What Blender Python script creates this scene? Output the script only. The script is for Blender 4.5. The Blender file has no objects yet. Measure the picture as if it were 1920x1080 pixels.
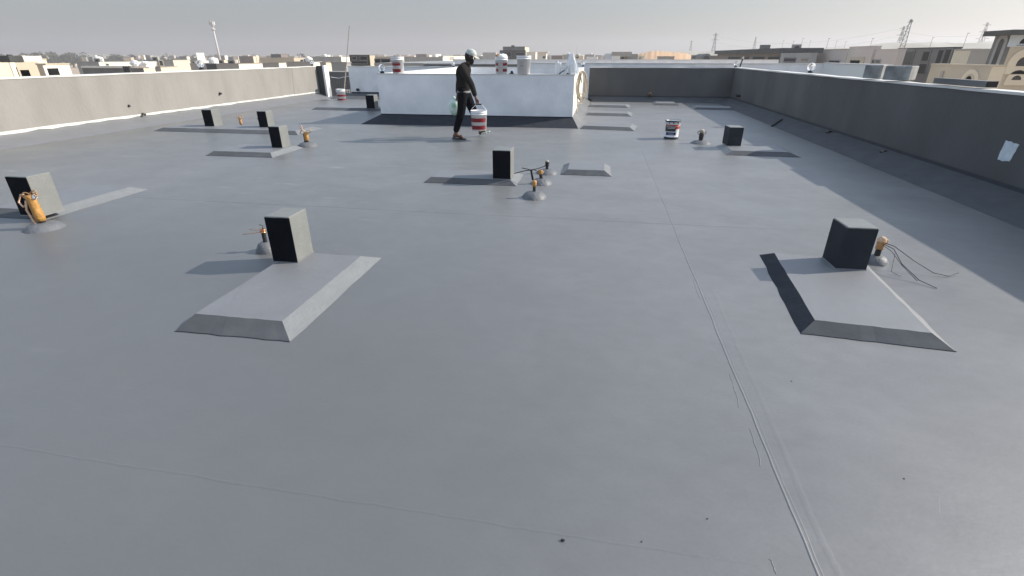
import bpy, bmesh, math, random
from math import radians as R, sin, cos, pi
from mathutils import Vector, Matrix
random.seed(7)
sc = bpy.context.scene
col = bpy.data.collections.new('place'); sc.collection.children.link(col)

# ---------------------------------------------------------------- camera
H = 1.55; PITCH = R(25.0); YAW = R(9.1); FPX = 935.0
cam = bpy.data.cameras.new('camera'); co = bpy.data.objects.new('camera', cam); col.objects.link(co)
cam.sensor_width = 36; cam.lens = FPX / 1920 * 36; cam.clip_start = .05; cam.clip_end = 9000
co.location = (0, 0, H); co.rotation_euler = (R(90) - PITCH, 0, YAW)
sc.camera = co

# surveying helpers: a sight line from the photographer's spot, met with a real plane
def ray(x, y):
    u = x - 960; v = 540 - y
    f = FPX * cos(PITCH) + v * sin(PITCH); z = -FPX * sin(PITCH) + v * cos(PITCH)
    return Vector((-f * sin(YAW) + u * cos(YAW), f * cos(YAW) + u * sin(YAW), z))
def at(x, y, z=0.0):
    r = ray(x, y); t = (z - H) / r.z; return Vector((r.x * t, r.y * t, z))
def atY(x, y, Y):
    r = ray(x, y); t = Y / r.y; return Vector((r.x * t, Y, H + r.z * t))
def atX(x, y, X):
    r = ray(x, y); t = X / r.x; return Vector((X, r.y * t, H + r.z * t))
def far(px, d, y=105.0):
    r = ray(px, y); f = -r.x * sin(YAW) + r.y * cos(YAW); t = d / f
    return Vector((r.x * t, r.y * t, H + r.z * t))

# ---------------------------------------------------------------- materials
def mat(name, c, rough=.8, var=.08, scale=2.0, bump=0.0, bscale=60.0, metal=0.0, spec=.5, stretch=(1, 1, 1), c2=None, alpha=None, trans=0.0, emis=None):
    m = bpy.data.materials.new(name); m.use_nodes = True
    nt = m.node_tree; N = nt.nodes; L = nt.links
    b = N['Principled BSDF']
    b.inputs['Roughness'].default_value = rough; b.inputs['Metallic'].default_value = metal
    b.inputs['Specular IOR Level'].default_value = spec
    if trans: b.inputs['Transmission Weight'].default_value = trans
    tc = N.new('ShaderNodeTexCoord'); mp = N.new('ShaderNodeMapping'); mp.inputs['Scale'].default_value = stretch
    L.new(tc.outputs['Object'], mp.inputs['Vector'])
    n = N.new('ShaderNodeTexNoise'); n.inputs['Scale'].default_value = scale; n.inputs['Detail'].default_value = 6
    L.new(mp.outputs['Vector'], n.inputs['Vector'])
    mx = N.new('ShaderNodeMix'); mx.data_type = 'RGBA'
    ca = c; cb = c2 or c
    mx.inputs['A'].default_value = (*[max(0, v * (1 - var)) for v in ca], 1)
    mx.inputs['B'].default_value = (*[min(1, v * (1 + var)) for v in cb], 1)
    rp = N.new('ShaderNodeMapRange'); rp.inputs['From Min'].default_value = .3; rp.inputs['From Max'].default_value = .7
    L.new(n.outputs['Fac'], rp.inputs['Value']); L.new(rp.outputs['Result'], mx.inputs['Factor'])
    L.new(mx.outputs['Result'], b.inputs['Base Color'])
    if bump:
        n2 = N.new('ShaderNodeTexNoise'); n2.inputs['Scale'].default_value = bscale; n2.inputs['Detail'].default_value = 4
        L.new(mp.outputs['Vector'], n2.inputs['Vector'])
        bp = N.new('ShaderNodeBump'); bp.inputs['Strength'].default_value = min(1, bump); bp.inputs['Distance'].default_value = .01
        L.new(n2.outputs['Fac'], bp.inputs['Height']); L.new(bp.outputs['Normal'], b.inputs['Normal'])
    if alpha is not None: b.inputs['Alpha'].default_value = alpha
    return m

def floor_mat():
    m = bpy.data.materials.new('grey_roof_coating'); m.use_nodes = True
    nt = m.node_tree; N = nt.nodes; L = nt.links; b = N['Principled BSDF']
    g = N.new('ShaderNodeNewGeometry')
    def noise(scale, st, det=5, rot=0.0):
        mp = N.new('ShaderNodeMapping'); mp.inputs['Scale'].default_value = st; mp.inputs['Rotation'].default_value = (0, 0, rot)
        L.new(g.outputs['Position'], mp.inputs['Vector'])
        n = N.new('ShaderNodeTexNoise'); n.inputs['Scale'].default_value = scale; n.inputs['Detail'].default_value = det
        L.new(mp.outputs['Vector'], n.inputs['Vector']); return n.outputs['Fac']
    def rng(s, a, b_, c=0.0, d=1.0):
        r = N.new('ShaderNodeMapRange'); r.inputs['From Min'].default_value = a; r.inputs['From Max'].default_value = b_
        r.inputs['To Min'].default_value = c; r.inputs['To Max'].default_value = d; L.new(s, r.inputs['Value']); return r.outputs['Result']
    def mix(f, A, B):
        x = N.new('ShaderNodeMix'); x.data_type = 'RGBA'; L.new(f, x.inputs['Factor'])
        for k, v in (('A', A), ('B', B)):
            if isinstance(v, tuple): x.inputs[k].default_value = (*v, 1)
            else: L.new(v, x.inputs[k])
        return x.outputs['Result']
    def math_(op, a, b_):
        x = N.new('ShaderNodeMath'); x.operation = op
        for i, v in enumerate((a, b_)):
            if isinstance(v, (int, float)): x.inputs[i].default_value = v
            else: L.new(v, x.inputs[i])
        return x.outputs[0]
    big = rng(noise(.35, (1, 1, 1), 4), .35, .65)
    c = mix(big, FL_A, FL_B)
    tint = rng(noise(.22, (1, .6, 1), 2, .5), .42, .6)
    c = mix(math_('MULTIPLY', tint, .5), c, FL_C)
    streak = rng(noise(1.6, (1, 1.5, 1), 7, -.3), .32, .68, .94, 1.06)
    fine = rng(noise(7.0, (1, 1.5, 1), 10, .4), .3, .7, .93, 1.07)
    sp = rng(noise(60, (1, 1, 1), 6), .3, .7, .94, 1.06)
    v = N.new('ShaderNodeVectorMath'); v.operation = 'SCALE'; L.new(c, v.inputs[0])
    L.new(math_('MULTIPLY', math_('MULTIPLY', streak, fine), sp), v.inputs['Scale'])
    c = v.outputs[0]
    # edges of overlapping roller coats: thin darker outlines and slightly different fields
    pn = noise(.9, (1, 1.3, 1), 3, .7)
    fld = rng(pn, .49, .51, .975, 1.02)
    pn2 = noise(.55, (1.4, 1, 1), 2, -.5)
    fld2 = rng(pn2, .52, .535, 1.0, .955)
    v2 = N.new('ShaderNodeVectorMath'); v2.operation = 'SCALE'; L.new(c, v2.inputs[0]); L.new(math_('MULTIPLY', fld, fld2), v2.inputs['Scale']); c = v2.outputs[0]
    # dust scuffs in the coating, mostly on the left and back of the roof
    sc1 = rng(noise(1.0, (1.5, 9, 1), 4, .12), .67, .73)
    sx = N.new('ShaderNodeSeparateXYZ'); L.new(g.outputs['Position'], sx.inputs[0])
    left = rng(sx.outputs['X'], -1.5, -4.0)
    c = mix(math_('MULTIPLY', math_('MULTIPLY', sc1, left), .5), c, (.45, .46, .46))
    dk = rng(noise(9, (1, 1, 1), 3), .73, .78)
    c = mix(math_('MULTIPLY', dk, .25), c, (.12, .12, .12))
    # light falloff painted into the coating, darker towards the near and left
    light_falloff = math_('MULTIPLY', rng(sx.outputs['X'], 1.2, -2.2), rng(sx.outputs['Y'], 5.5, 1.0))
    light_falloff = math_('ADD', light_falloff, math_('MULTIPLY', rng(sx.outputs['X'], 0.0, -9.0), .35))
    light_falloff = math_('ADD', light_falloff, math_('MULTIPLY', rng(sx.outputs['Y'], 7.5, 2.0), .45))
    light_falloff = math_('MINIMUM', light_falloff, 1.0)
    c = mix(math_('MULTIPLY', light_falloff, .8), c, (.108, .109, .107))
    L.new(c, b.inputs['Base Color'])
    L.new(rng(noise(1.1, (1, 1.1, 1), 6, .5), .35, .65, .38, .46), b.inputs['Roughness'])
    b.inputs['Specular IOR Level'].default_value = .6; b.inputs['IOR'].default_value = 1.62
    h = math_('ADD', math_('MULTIPLY', noise(1.3, (1, 1.2, 1), 3, .6), .08), math_('MULTIPLY', noise(28, (1, 1.6, 1), 5), .06))
    h = math_('ADD', h, math_('MULTIPLY', noise(300, (1, 1, 1), 2), .012))
    bp = N.new('ShaderNodeBump'); bp.inputs['Strength'].default_value = .6; bp.inputs['Distance'].default_value = .02
    L.new(h, bp.inputs['Height']); L.new(bp.outputs['Normal'], b.inputs['Normal'])
    return m
FL_A = (.174, .171, .171); FL_B = (.192, .188, .187); FL_C = (.150, .156, .148)

M = {}
M['floor'] = floor_mat()
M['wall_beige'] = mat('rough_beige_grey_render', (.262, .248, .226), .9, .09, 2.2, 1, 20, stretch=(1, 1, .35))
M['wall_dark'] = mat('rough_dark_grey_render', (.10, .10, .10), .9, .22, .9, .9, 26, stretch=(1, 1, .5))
M['white'] = mat('white_roof_paint', (.83, .83, .83), .6, .10, 1.8, .6, 25)
M['white_clean'] = mat('bright_white_paint', (.82, .82, .80), .6, .03, 2)
M['cap'] = mat('white_coping_paint', (.66, .64, .60), .7, .06, 6, .2, 40)
M['joint'] = mat('dark_bitumen_joint', (.035, .04, .05), .7, .15, 5, .4, 40)
M['coat'] = mat('black_bitumen_coat', (.006, .007, .010), .85, .2, 6, .3, 60, spec=.12)  # black for a sealing strip and for shade painted on block faces
M['coat_grey'] = mat('charcoal_bitumen_coat', (.035, .038, .045), .75, .15, 6, .3, 60, spec=.12)  # shade tone painted on block faces, stairwell cant and plinth edge
M['grey_paint'] = mat('grey_coating_on_block', (.19, .196, .186), .55, .08, 7, .3, 50)
M['grey_dome'] = mat('grey_coating_on_mortar', (.13, .133, .14), .55, .14, 14, .9, 25)
M['bevel'] = mat('grey_coating_trowelled', (.092, .095, .10), .85, .14, 4, .2, 14, stretch=(1, 1, 3), spec=.2)  # plinth coating darkened to carry the shade of front edges and cants
M['tape'] = mat('ochre_packing_tape', (.46, .235, .06), .45, .25, 30, .8, 40)
M['orange'] = mat('orange_rag', (.46, .25, .11), .8, .25, 30, .8, 60)
M['rope'] = mat('pale_twine', (.62, .42, .28), .9, .2, 40)
M['hose'] = mat('old_cream_hose', (.42, .36, .28), .6, .3, 20)
M['pipe'] = mat('black_pvc_conduit', (.02, .02, .02), .5, .2, 10)
M['copper'] = mat('copper_wire', (.72, .34, .17), .35, .1, 30, metal=.9)
M['cable'] = mat('black_cable', (.012, .012, .012), .5)
M['redcable'] = mat('orange_cable', (.5, .22, .1), .5)
M['plastic'] = mat('white_plastic', (.80, .80, .80), .35, .03, 5)
M['red'] = mat('dark_red_print', (.20, .006, .015), .4, .06, 20)
M['navy'] = mat('navy_print', (.015, .03, .11), .4, .1, 20)
M['redlabel'] = mat('orange_red_print', (.45, .05, .02), .4, .1, 20)
M['steel'] = mat('galvanised_steel', (.45, .46, .47), .4, .15, 12, metal=.7)
M['tin_rim'] = mat('dark_stained_tin', (.05, .06, .06), .5, .3, 12, metal=.5)
M['skin'] = mat('brown_skin', (.14, .065, .04), .6, .1, 20)
M['hair'] = mat('black_hair', (.01, .009, .008), .8, .2, 60)
M['shirt'] = mat('charcoal_sweater', (.024, .022, .020), .95, .15, 20, .6, 60, spec=.12)
M['trousers'] = mat('black_trousers', (.006, .006, .008), .95, .15, 15, .4, 50, spec=.12)
M['cap_cloth'] = mat('pale_camouflage_cap', (.45, .48, .44), .9, .35, 28)
M['belt'] = mat('grey_hem', (.22, .22, .21), .9)
M['sandal'] = mat('dark_sandal', (.035, .033, .028), .8)
M['sandal_pale'] = mat('pale_green_sandal', (.5, .62, .5), .7)
M['bag'] = mat('translucent_green_bag', (.35, .80, .52), .35, .3, 9, .5, 20, c2=(.80, .95, .86), alpha=.95)
M['sheet'] = mat('clear_plastic_sheet', (.85, .87, .88), .3, .08, 14, .9, 18, alpha=.72)
M['concrete'] = mat('bare_concrete', (.15, .15, .145), .9, .18, .8, .3, 20)
M['concrete_dk'] = mat('dark_concrete', (.06, .062, .06), .9, .25, .6)
M['cream'] = mat('cream_villa_paint', (.66, .58, .44), .85, .06, .5)
M['cream_pale'] = mat('pale_cream_villa_paint', (.72, .68, .58), .85, .06, .5)
M['tan'] = mat('tan_villa_paint', (.48, .42, .32), .85, .07, .5)
M['pink'] = mat('pinkish_beige_villa_paint', (.56, .49, .44), .85, .06, .5)
M['taupe'] = mat('taupe_villa_paint', (.36, .33, .29), .85, .08, .5)
M['greyv'] = mat('grey_villa_paint', (.30, .30, .29), .85, .1, .5)
M['brownv'] = mat('brown_villa_paint', (.20, .165, .145), .85, .12, .5)
M['bluev'] = mat('pale_blue_villa_paint', (.50, .56, .60), .85, .05, .5)
M['whitev'] = mat('white_villa_paint', (.78, .77, .72), .8, .05, .5)
M['glass_dk'] = mat('dark_window_glass', (.012, .013, .015), .15, .1, 2)
M['hole'] = mat('unlit_interior', (.012, .011, .012), .9, .2, 1)
M['iron'] = mat('black_iron', (.03, .025, .025), .6)
M['sand'] = mat('desert_sand', (.50, .38, .26), .95, .2, .02, c2=(.52, .40, .28))
M['ridge'] = mat('pale_rocky_earth', (.40, .36, .29), .95, .35, .06, c2=(.33, .31, .26))
M['dune'] = mat('orange_dune_sand', (.58, .38, .23), .95, .1, .1)
M['leaf'] = mat('dusty_leaves', (.060, .065, .045), .9, .3, .5)
M['bark'] = mat('dry_bark', (.12, .09, .06), .9, .2, 3)
M['mast'] = mat('white_mast_paint', (.5, .5, .49), .6)
M['lattice'] = mat('grey_lattice_steel', (.20, .20, .20), .6, metal=.3)
M['block'] = mat('grey_foam_block', (.24, .25, .245), .55, .4, 5, .3, 30)
M['patch'] = mat('white_filler_patch', (.62, .68, .72), .7, .15, 9, .4, 40)
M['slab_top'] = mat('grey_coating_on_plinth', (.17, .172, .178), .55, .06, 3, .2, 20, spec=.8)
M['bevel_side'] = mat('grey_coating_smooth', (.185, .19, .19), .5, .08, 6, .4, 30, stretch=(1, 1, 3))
def glass_mat():
    m = bpy.data.materials.new('clear_globe_glass'); m.use_nodes = True
    b = m.node_tree.nodes['Principled BSDF']
    b.inputs['Base Color'].default_value = (1, 1, 1, 1); b.inputs['Roughness'].default_value = .05
    b.inputs['Transmission Weight'].default_value = .9; b.inputs['IOR'].default_value = 1.35
    return m
M['glass'] = glass_mat()

# ---------------------------------------------------------------- object helpers
def tag(o, label=None, cat=None, group=None, kind=None):
    if label: o['label'] = label
    if cat: o['category'] = cat
    if group: o['group'] = group
    if kind: o['kind'] = kind
    return o
def empty(name, loc=(0, 0, 0), rz=0.0):
    o = bpy.data.objects.new(name, None); col.objects.link(o); o.location = loc; o.rotation_euler = (0, 0, rz)
    o.empty_display_size = .1; return o
def kids(o): return [c for c in bpy.data.objects if c.parent == o]
def copy_tree(o, parent=None):
    c = o.copy(); col.objects.link(c)
    if parent: c.parent = parent
    for ch in kids(o): copy_tree(ch, c)
    return c

class MB:
    def __init__(s): s.bm = bmesh.new()
    def poly(s, pts):
        return s.bm.faces.new([s.bm.verts.new(p) for p in pts])
    def hexa(s, b, t):                       # bottom 4 (ccw), top 4
        vb = [s.bm.verts.new(p) for p in b]; vt = [s.bm.verts.new(p) for p in t]
        s.bm.faces.new(vb[::-1]); s.bm.faces.new(vt)
        for i in range(4): s.bm.faces.new((vb[i], vb[(i + 1) % 4], vt[(i + 1) % 4], vt[i]))
        return s
    def box(s, x0, x1, y0, y1, z0, z1):
        x0, x1 = sorted((x0, x1)); y0, y1 = sorted((y0, y1)); z0, z1 = sorted((z0, z1))
        q = [(x0, y0), (x1, y0), (x1, y1), (x0, y1)]
        return s.hexa([(x, y, z0) for x, y in q], [(x, y, z1) for x, y in q])
    def tube(s, pts, r, n=8, cap=True):
        pts = [Vector(p) for p in pts]; rs = r if isinstance(r, (list, tuple)) else [r] * len(pts)
        rings = []; up = None
        for i, p in enumerate(pts):
            d = (pts[min(i + 1, len(pts) - 1)] - pts[max(i - 1, 0)])
            if d.length < 1e-9: d = Vector((0, 0, 1))
            d.normalize()
            if up is None: up = d.orthogonal().normalized()
            up = (up - d * up.dot(d))
            up = up.normalized() if up.length > 1e-6 else d.orthogonal().normalized()
            w = d.cross(up)
            rings.append([s.bm.verts.new(p + (up * cos(2 * pi * k / n) + w * sin(2 * pi * k / n)) * rs[i]) for k in range(n)])
        for a, b in zip(rings, rings[1:]):
            for k in range(n): s.bm.faces.new((a[k], a[(k + 1) % n], b[(k + 1) % n], b[k]))
        if cap: s.bm.faces.new(rings[0][::-1]); s.bm.faces.new(rings[-1])
        return s
    def lathe(s, prof, n=24, c=(0, 0, 0), jit=0.0, sx=1.0, sy=1.0):   # prof [(r,z)]
        rings = []
        for r, z in prof:
            if r < 1e-6: rings.append([s.bm.verts.new((c[0], c[1], c[2] + z))]); continue
            rings.append([s.bm.verts.new((c[0] + r * sx * cos(2 * pi * k / n) * (1 + random.uniform(-jit, jit)), c[1] + r * sy * sin(2 * pi * k / n) * (1 + random.uniform(-jit, jit)), c[2] + z)) for k in range(n)])
        for a, b in zip(rings, rings[1:]):
            if len(a) == 1 and len(b) == 1: continue
            for k in range(n):
                k2 = (k + 1) % n
                if len(a) == 1: s.bm.faces.new((a[0], b[k2], b[k]))
                elif len(b) == 1: s.bm.faces.new((a[k], a[k2], b[0]))
                else: s.bm.faces.new((a[k], a[k2], b[k2], b[k]))
        return s
    def ball(s, c, r, n=12, sq=(1, 1, 1), jit=0):
        prof = [(r * sin(pi * i / 8), -r * cos(pi * i / 8)) for i in range(9)]
        prof[0] = (0, -r); prof[-1] = (0, r)
        st = len(s.bm.verts); s.lathe(prof, n)
        s.bm.verts.ensure_lookup_table()
        for v in s.bm.verts[st:]:
            v.co = Vector((v.co.x * sq[0] + c[0], v.co.y * sq[1] + c[1], v.co.z * sq[2] + c[2])) + Vector([random.uniform(-jit, jit) for _ in range(3)])
        return s
    def bevel(s, w, seg=2):
        bmesh.ops.remove_doubles(s.bm, verts=s.bm.verts, dist=1e-5)
        bmesh.ops.bevel(s.bm, geom=list(s.bm.edges), offset=w, segments=seg, profile=.6, affect='EDGES')
        return s
    def build(s, name, m, parent=None, smooth=False, loc=None, rz=None):
        me = bpy.data.meshes.new(name)
        bmesh.ops.recalc_face_normals(s.bm, faces=s.bm.faces)
        s.bm.to_mesh(me); s.bm.free()
        for mm in (m if isinstance(m, (list, tuple)) else [m]): me.materials.append(mm)
        if smooth: me.polygons.foreach_set('use_smooth', [True] * len(me.polygons))
        o = bpy.data.objects.new(name, me); col.objects.link(o)
        if parent: o.parent = parent
        if loc: o.location = loc
        if rz: o.rotation_euler.z = rz
        return o

def wobble_pts(p0, p1, n, amp, seed=0):
    rr = random.Random(seed); out = []; a = 0
    p0 = Vector(p0); p1 = Vector(p1); d = (p1 - p0).normalized(); w = Vector((-d.y, d.x, 0))
    for i in range(n + 1):
        a = a * .8 + rr.uniform(-amp, amp); out.append(p0.lerp(p1, i / n) + w * a)
    return out

# ---------------------------------------------------------------- the roof we stand on
XL, XR, YB, YF = -11.3, 4.78, 20.4, -4.0
WT = 1.15
m = MB(); m.box(XL - .2, XR + .2, YF - .2, YB + .4, -7.5, 0)
tag(m.build('roof_floor', M['floor']), kind='structure')
roof = bpy.data.objects['roof_floor']
# overlap seams of the membrane: low ridges (real 4 mm welts)
def welt(pts, w, h, name):
    mb = MB(); rows = []
    for i, p in enumerate(pts):
        d = (pts[min(i + 1, len(pts) - 1)] - pts[max(i - 1, 0)]).normalized(); s_ = Vector((-d.y, d.x, 0))
        rows.append([mb.bm.verts.new(p + s_ * w * a + Vector((0, 0, h * b - .0005))) for a, b in ((-1, 0), (-.5, .85), (0, 1), (.5, .85), (1, 0))])
    for a, b in zip(rows, rows[1:]):
        for k in range(4): mb.bm.faces.new((a[k], a[k + 1], b[k + 1], b[k]))
    return mb.build(name, M['floor'], roof, smooth=True)
welt(wobble_pts((.82, .3, 0), (.86, 9.5, 0), 130, .0025, 3), .006, .0028, 'seam')
welt(wobble_pts((.835, .3, 0), (.875, 7.5, 0), 130, .003, 4), .004, .0011, 'seam')
welt(wobble_pts((.868, .3, 0), (.925, 3.5, 0), 90, .004, 14), .022, .0010, 'seam')
a, b = at(0, 835), at(1420, 1060); welt(wobble_pts(a, b, 130, .0022, 5), .008, .0018, 'seam')
a, b = at(250, 370), at(1600, 437); welt(wobble_pts(a, b, 130, .006, 6), .012, .0035, 'seam')
for i, (p, q) in enumerate([((1367, 702), (1385, 765)), ((1407, 805), (1428, 875)), ((1300, 525), (1312, 560)), ((1440, 1048), (1458, 1076))]):
    welt(wobble_pts(at(*p), at(*q), 10, .004, 20 + i), .0028, .002, 'seam')

rs_ = random.Random(40)
for i in range(46):                       # short wrinkles and drips in the coating
    x = rs_.uniform(-2.2, 4.0); y = rs_.uniform(.8, 4.6); a = rs_.uniform(0, pi); L0 = rs_.uniform(.02, .14)
    q = Vector((x, y, 0)); welt(wobble_pts(q, q + Vector((L0 * cos(a), L0 * sin(a), 0)), 6, .004, 60 + i), rs_.uniform(.0015, .005), rs_.uniform(.0004, .0009), 'wrinkle')
# cants (fillets) against the walls, shade painted dark on all but the left
def cant(pts_foot, pts_top, name, m_='floor'):
    mb = MB(); n = len(pts_foot)
    for i in range(n - 1):
        a, b, c, d = pts_foot[i], pts_foot[i + 1], pts_top[i + 1], pts_top[i]
        mb.poly([a, b, c, d])
    return mb.build(name, M[m_], roof)
def linepts(p, q, n, amp=0.0, zamp=0.0, seed=1):
    rr = random.Random(seed); p = Vector(p); q = Vector(q); out = []
    for i in range(n + 1):
        v = p.lerp(q, i / n); out.append(v + Vector((rr.uniform(-amp, amp) if abs(q.y - p.y) > abs(q.x - p.x) else 0, rr.uniform(-amp, amp) if abs(q.y - p.y) <= abs(q.x - p.x) else 0, rr.uniform(-zamp, zamp))))
    return out
cant(linepts((4.22, YF, .001), (4.22, 19.75, .001), 40, .006), linepts((XR - .004, YF, .15), (XR - .004, YB, .15), 40), 'cant', 'bevel')
cant(linepts((-10.55, YF, .001), (-10.55, 19.9, .001), 40, .01), linepts((XL + .004, YF, .15), (XL + .004, YB, .15), 40), 'cant', 'slab_top')
cant(linepts((-.15, 19.85, .001), (4.22, 19.75, .001), 12, .005), linepts((-.35, YB - .004, .15), (XR, YB - .004, .15), 12), 'cant', 'bevel')
cant(linepts((-10.4, 19.5, .001), (-5.8, 19.5, .001), 14, .01), linepts((-10.4, YB + .19, .15), (-5.4, YB + .19, .15), 14), 'cant', 'bevel')

# right and back parapets (render with their shade painted in dark grey), left (beige render)
def wall_box(name, label, m_wall, x0, x1, y0, y1, top=WT, cap=.014):
    e = empty(name, ((x0 + x1) / 2, (y0 + y1) / 2, 0))
    ox, oy = e.location.x, e.location.y
    w = MB().box(x0 - ox, x1 - ox, y0 - oy, y1 - oy, -7.5 if False else 0.002, top)
    wo = w.build('wall_face', m_wall, e)
    mb = MB()
    nx = 1 if (x1 - x0) < (y1 - y0) else int((x1 - x0) / .5) + 1; ny = 1 if nx > 1 else int((y1 - y0) / .5) + 1
    rr = random.Random(len(label))
    rows = [[mb.bm.verts.new((x0 - .012 - ox + (x1 - x0 + .024) * i / nx, y0 - .012 - oy + (y1 - y0 + .024) * j / ny, top + cap + rr.uniform(-.006, .006))) for i in range(nx + 1)] for j in range(ny + 1)]
    for j in range(ny):
        for i in range(nx): mb.bm.faces.new((rows[j][i], rows[j][i + 1], rows[j + 1][i + 1], rows[j + 1][i]))
    ed = [e_ for e_ in mb.bm.edges if e_.is_boundary]
    r = bmesh.ops.extrude_edge_only(mb.bm, edges=ed)
    for v in r['geom']:
        if isinstance(v, bmesh.types.BMVert): v.co.z = top - .012 + rr.uniform(-.006, .004)
    mb.build('coping', M['cap'], e)
    tag(e, label, 'parapet wall'); return e
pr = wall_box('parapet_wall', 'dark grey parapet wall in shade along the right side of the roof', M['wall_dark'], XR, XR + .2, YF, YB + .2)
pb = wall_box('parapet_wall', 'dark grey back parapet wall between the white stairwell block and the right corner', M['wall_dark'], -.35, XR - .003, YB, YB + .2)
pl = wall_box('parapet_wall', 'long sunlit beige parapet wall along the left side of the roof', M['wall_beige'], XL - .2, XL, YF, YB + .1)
pw = wall_box('parapet_wall', 'low bluish white parapet wall behind the striped bucket with the leaning pole', M['white'], -9.98, -5.45, YB + .2, YB + .4)
def strip(parent, name, m_, pts_lo, pts_hi, off):
    mb = MB(); o = parent.location
    lo = [p - o for p in pts_lo]; hi = [p - o for p in pts_hi]; off = Vector(off)
    for i in range(len(lo) - 1):
        mb.hexa([lo[i], lo[i + 1], lo[i + 1] + off, lo[i] + off], [hi[i], hi[i + 1], hi[i + 1] + off, hi[i] + off])
    return mb.build(name, m_, parent)
# bitumen upturn along the shaded walls, ragged white sealing strip along the left one
strip(pr, 'sealing_strip', M['joint'], linepts((XR - .008, YF, .149), (XR - .008, YB - .01, .149), 1), linepts((XR - .008, YF, .195), (XR - .008, YB - .01, .195), 1), (.01, 0, 0))
strip(pb, 'sealing_strip', M['joint'], linepts((-.33, YB - .008, .149), (XR - .01, YB - .008, .149), 1), linepts((-.33, YB - .008, .185), (XR - .01, YB - .008, .185), 1), (0, .01, 0))
strip(pw, 'sealing_strip', M['joint'], linepts((-9.96, YB + .192, .149), (-5.5, YB + .192, .149), 1), linepts((-9.96, YB + .192, .2), (-5.5, YB + .192, .2), 1), (0, .01, 0))
strip(pl, 'sealing_strip', M['cap'], linepts((XL + .006, YF, .165), (XL + .006, YB, .165), 90, 0, .016, 5), linepts((XL + .006, YF, .215), (XL + .006, YB, .215), 90, 0, .006, 9), (-.01, 0, 0))
# grey upturn above the cant on the left
strip(pl, 'upturn', M['grey_paint'], linepts((XL + .003, YF, .14), (XL + .003, YB, .14), 1), linepts((XL + .003, YF, .18), (XL + .003, YB, .18), 1), (-.006, 0, 0))
# white filler patch
pq = [atX(1886, 262, XR - .003), atX(1912, 271, XR - .003), atX(1893, 304, XR - .003), atX(1869, 300, XR - .003)]
mb = MB(); cc = sum(pq, Vector()) / 4; ring = []
for i in range(4):
    a, b = pq[i], pq[(i + 1) % 4]
    for k in range(5):
        v = a.lerp(b, k / 5); ring.append(v + (v - cc) * random.uniform(-.08, .06))
mb.poly([p - pr.location for p in ring]); mb.build('filler_patch', M['patch'], pr)

# white stairwell block
sw = empty('stairwell_block', (-3, 16.5, 0))
def L_(x, y, z=0): return Vector((x + 3, y - 16.5, z))
def bxl(mb, x0, x1, y0, y1, z0, z1): return mb.box(x0 + 3, x1 + 3, y0 - 16.5, y1 - 16.5, z0, z1)
SX0, SX1, SY0, SY1 = -5.42, -.56, 12.72, 20.6
bxl(MB(), SX0, SX1, SY0, SY0 + .2, .002, 1.13).build('front_wall', M['white'], sw)
bxl(MB(), SX1 - .2, SX1, SY0 + .2, SY1, .002, 1.13).build('side_wall', M['cream_pale'], sw)
bxl(MB(), SX0, SX0 + .2, SY0 + .2, SY1, .002, 1.13).build('side_wall', M['white'], sw)
bxl(MB(), SX0 + .2, SX1 - .2, SY1 - .2, SY1, .002, 1.13).build('back_wall', M['white'], sw)
bxl(MB(), SX0 + .2, SX0 + .75, SY0 + .2, SY1 - .2, .7, .92).build('ledge', M['white'], sw)
mb = MB()
bxl(mb, SX0 - .01, SX1 + .01, SY0 - .01, SY0 + .21, 1.13, 1.15)
bxl(mb, SX1 - .21, SX1 + .01, SY0 + .21, SY1 + .01, 1.13, 1.15)
bxl(mb, SX0 - .01, SX0 + .21, SY0 + .21, SY1 + .01, 1.13, 1.15)
bxl(mb, SX0 + .21, SX1 - .21, SY1 - .21, SY1 + .01, 1.13, 1.15)
mb.build('coping', M['cap'], sw)
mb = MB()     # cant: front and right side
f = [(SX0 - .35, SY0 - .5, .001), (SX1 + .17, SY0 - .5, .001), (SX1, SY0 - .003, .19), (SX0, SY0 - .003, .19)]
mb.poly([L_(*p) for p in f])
mb.build('front_cant', M['coat_grey'], sw)  # shade painted into the cant that faces away from the sun
mb = MB(); mb.poly([L_(SX1 + .17, SY0 - .5, .001), L_(SX1 + .32, 19.9, .001), L_(SX1 + .003, 20.38, .2), L_(SX1 + .003, SY0 - .003, .2)])
mb.build('side_cant', M['floor'], sw); mb = MB(); mb.poly([L_(SX0 - .35, SY0 - .5, .001), L_(SX0 - .003, SY0 - .003, .19), L_(SX0 - .003, 19.4, .19), L_(SX0 - .35, 19.4, .001)])
mb.build('side_cant', M['floor'], sw)
bxl(MB(), SX0, SX1, SY0 - .006, SY0, .185, .205).build('sealing_strip', M['coat'], sw)
tag(sw, 'low white painted stairwell enclosure standing in the middle of the roof', 'stairwell block')
# hook on the front wall
hk = MB(); hp = atY(1073, 178, SY0 - .02)
hk.tube([hp + Vector(v) - sw.location for v in ((.03, .02, .03), (0, -.02, .02), (-.03, -.02, 0), (-.02, -.02, -.03), (.03, .02, -.02))], .006, 6)
hk.build('hook', M['steel'], sw)

# door jamb wall at the back left
jw = empty('door_jamb_wall', (-11.0, 20.6, 0))
MB().box(-.30, -.03, -.1, .02, 0, 1.17).build('dark_face', M['concrete_dk'], jw)
MB().box(-.028, .05, -.12, .22, 0, 1.19).build('white_post', M['white_clean'], jw)
tag(jw, 'short dark wall end with a white post beside the railing at the back left corner', 'wall')

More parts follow.
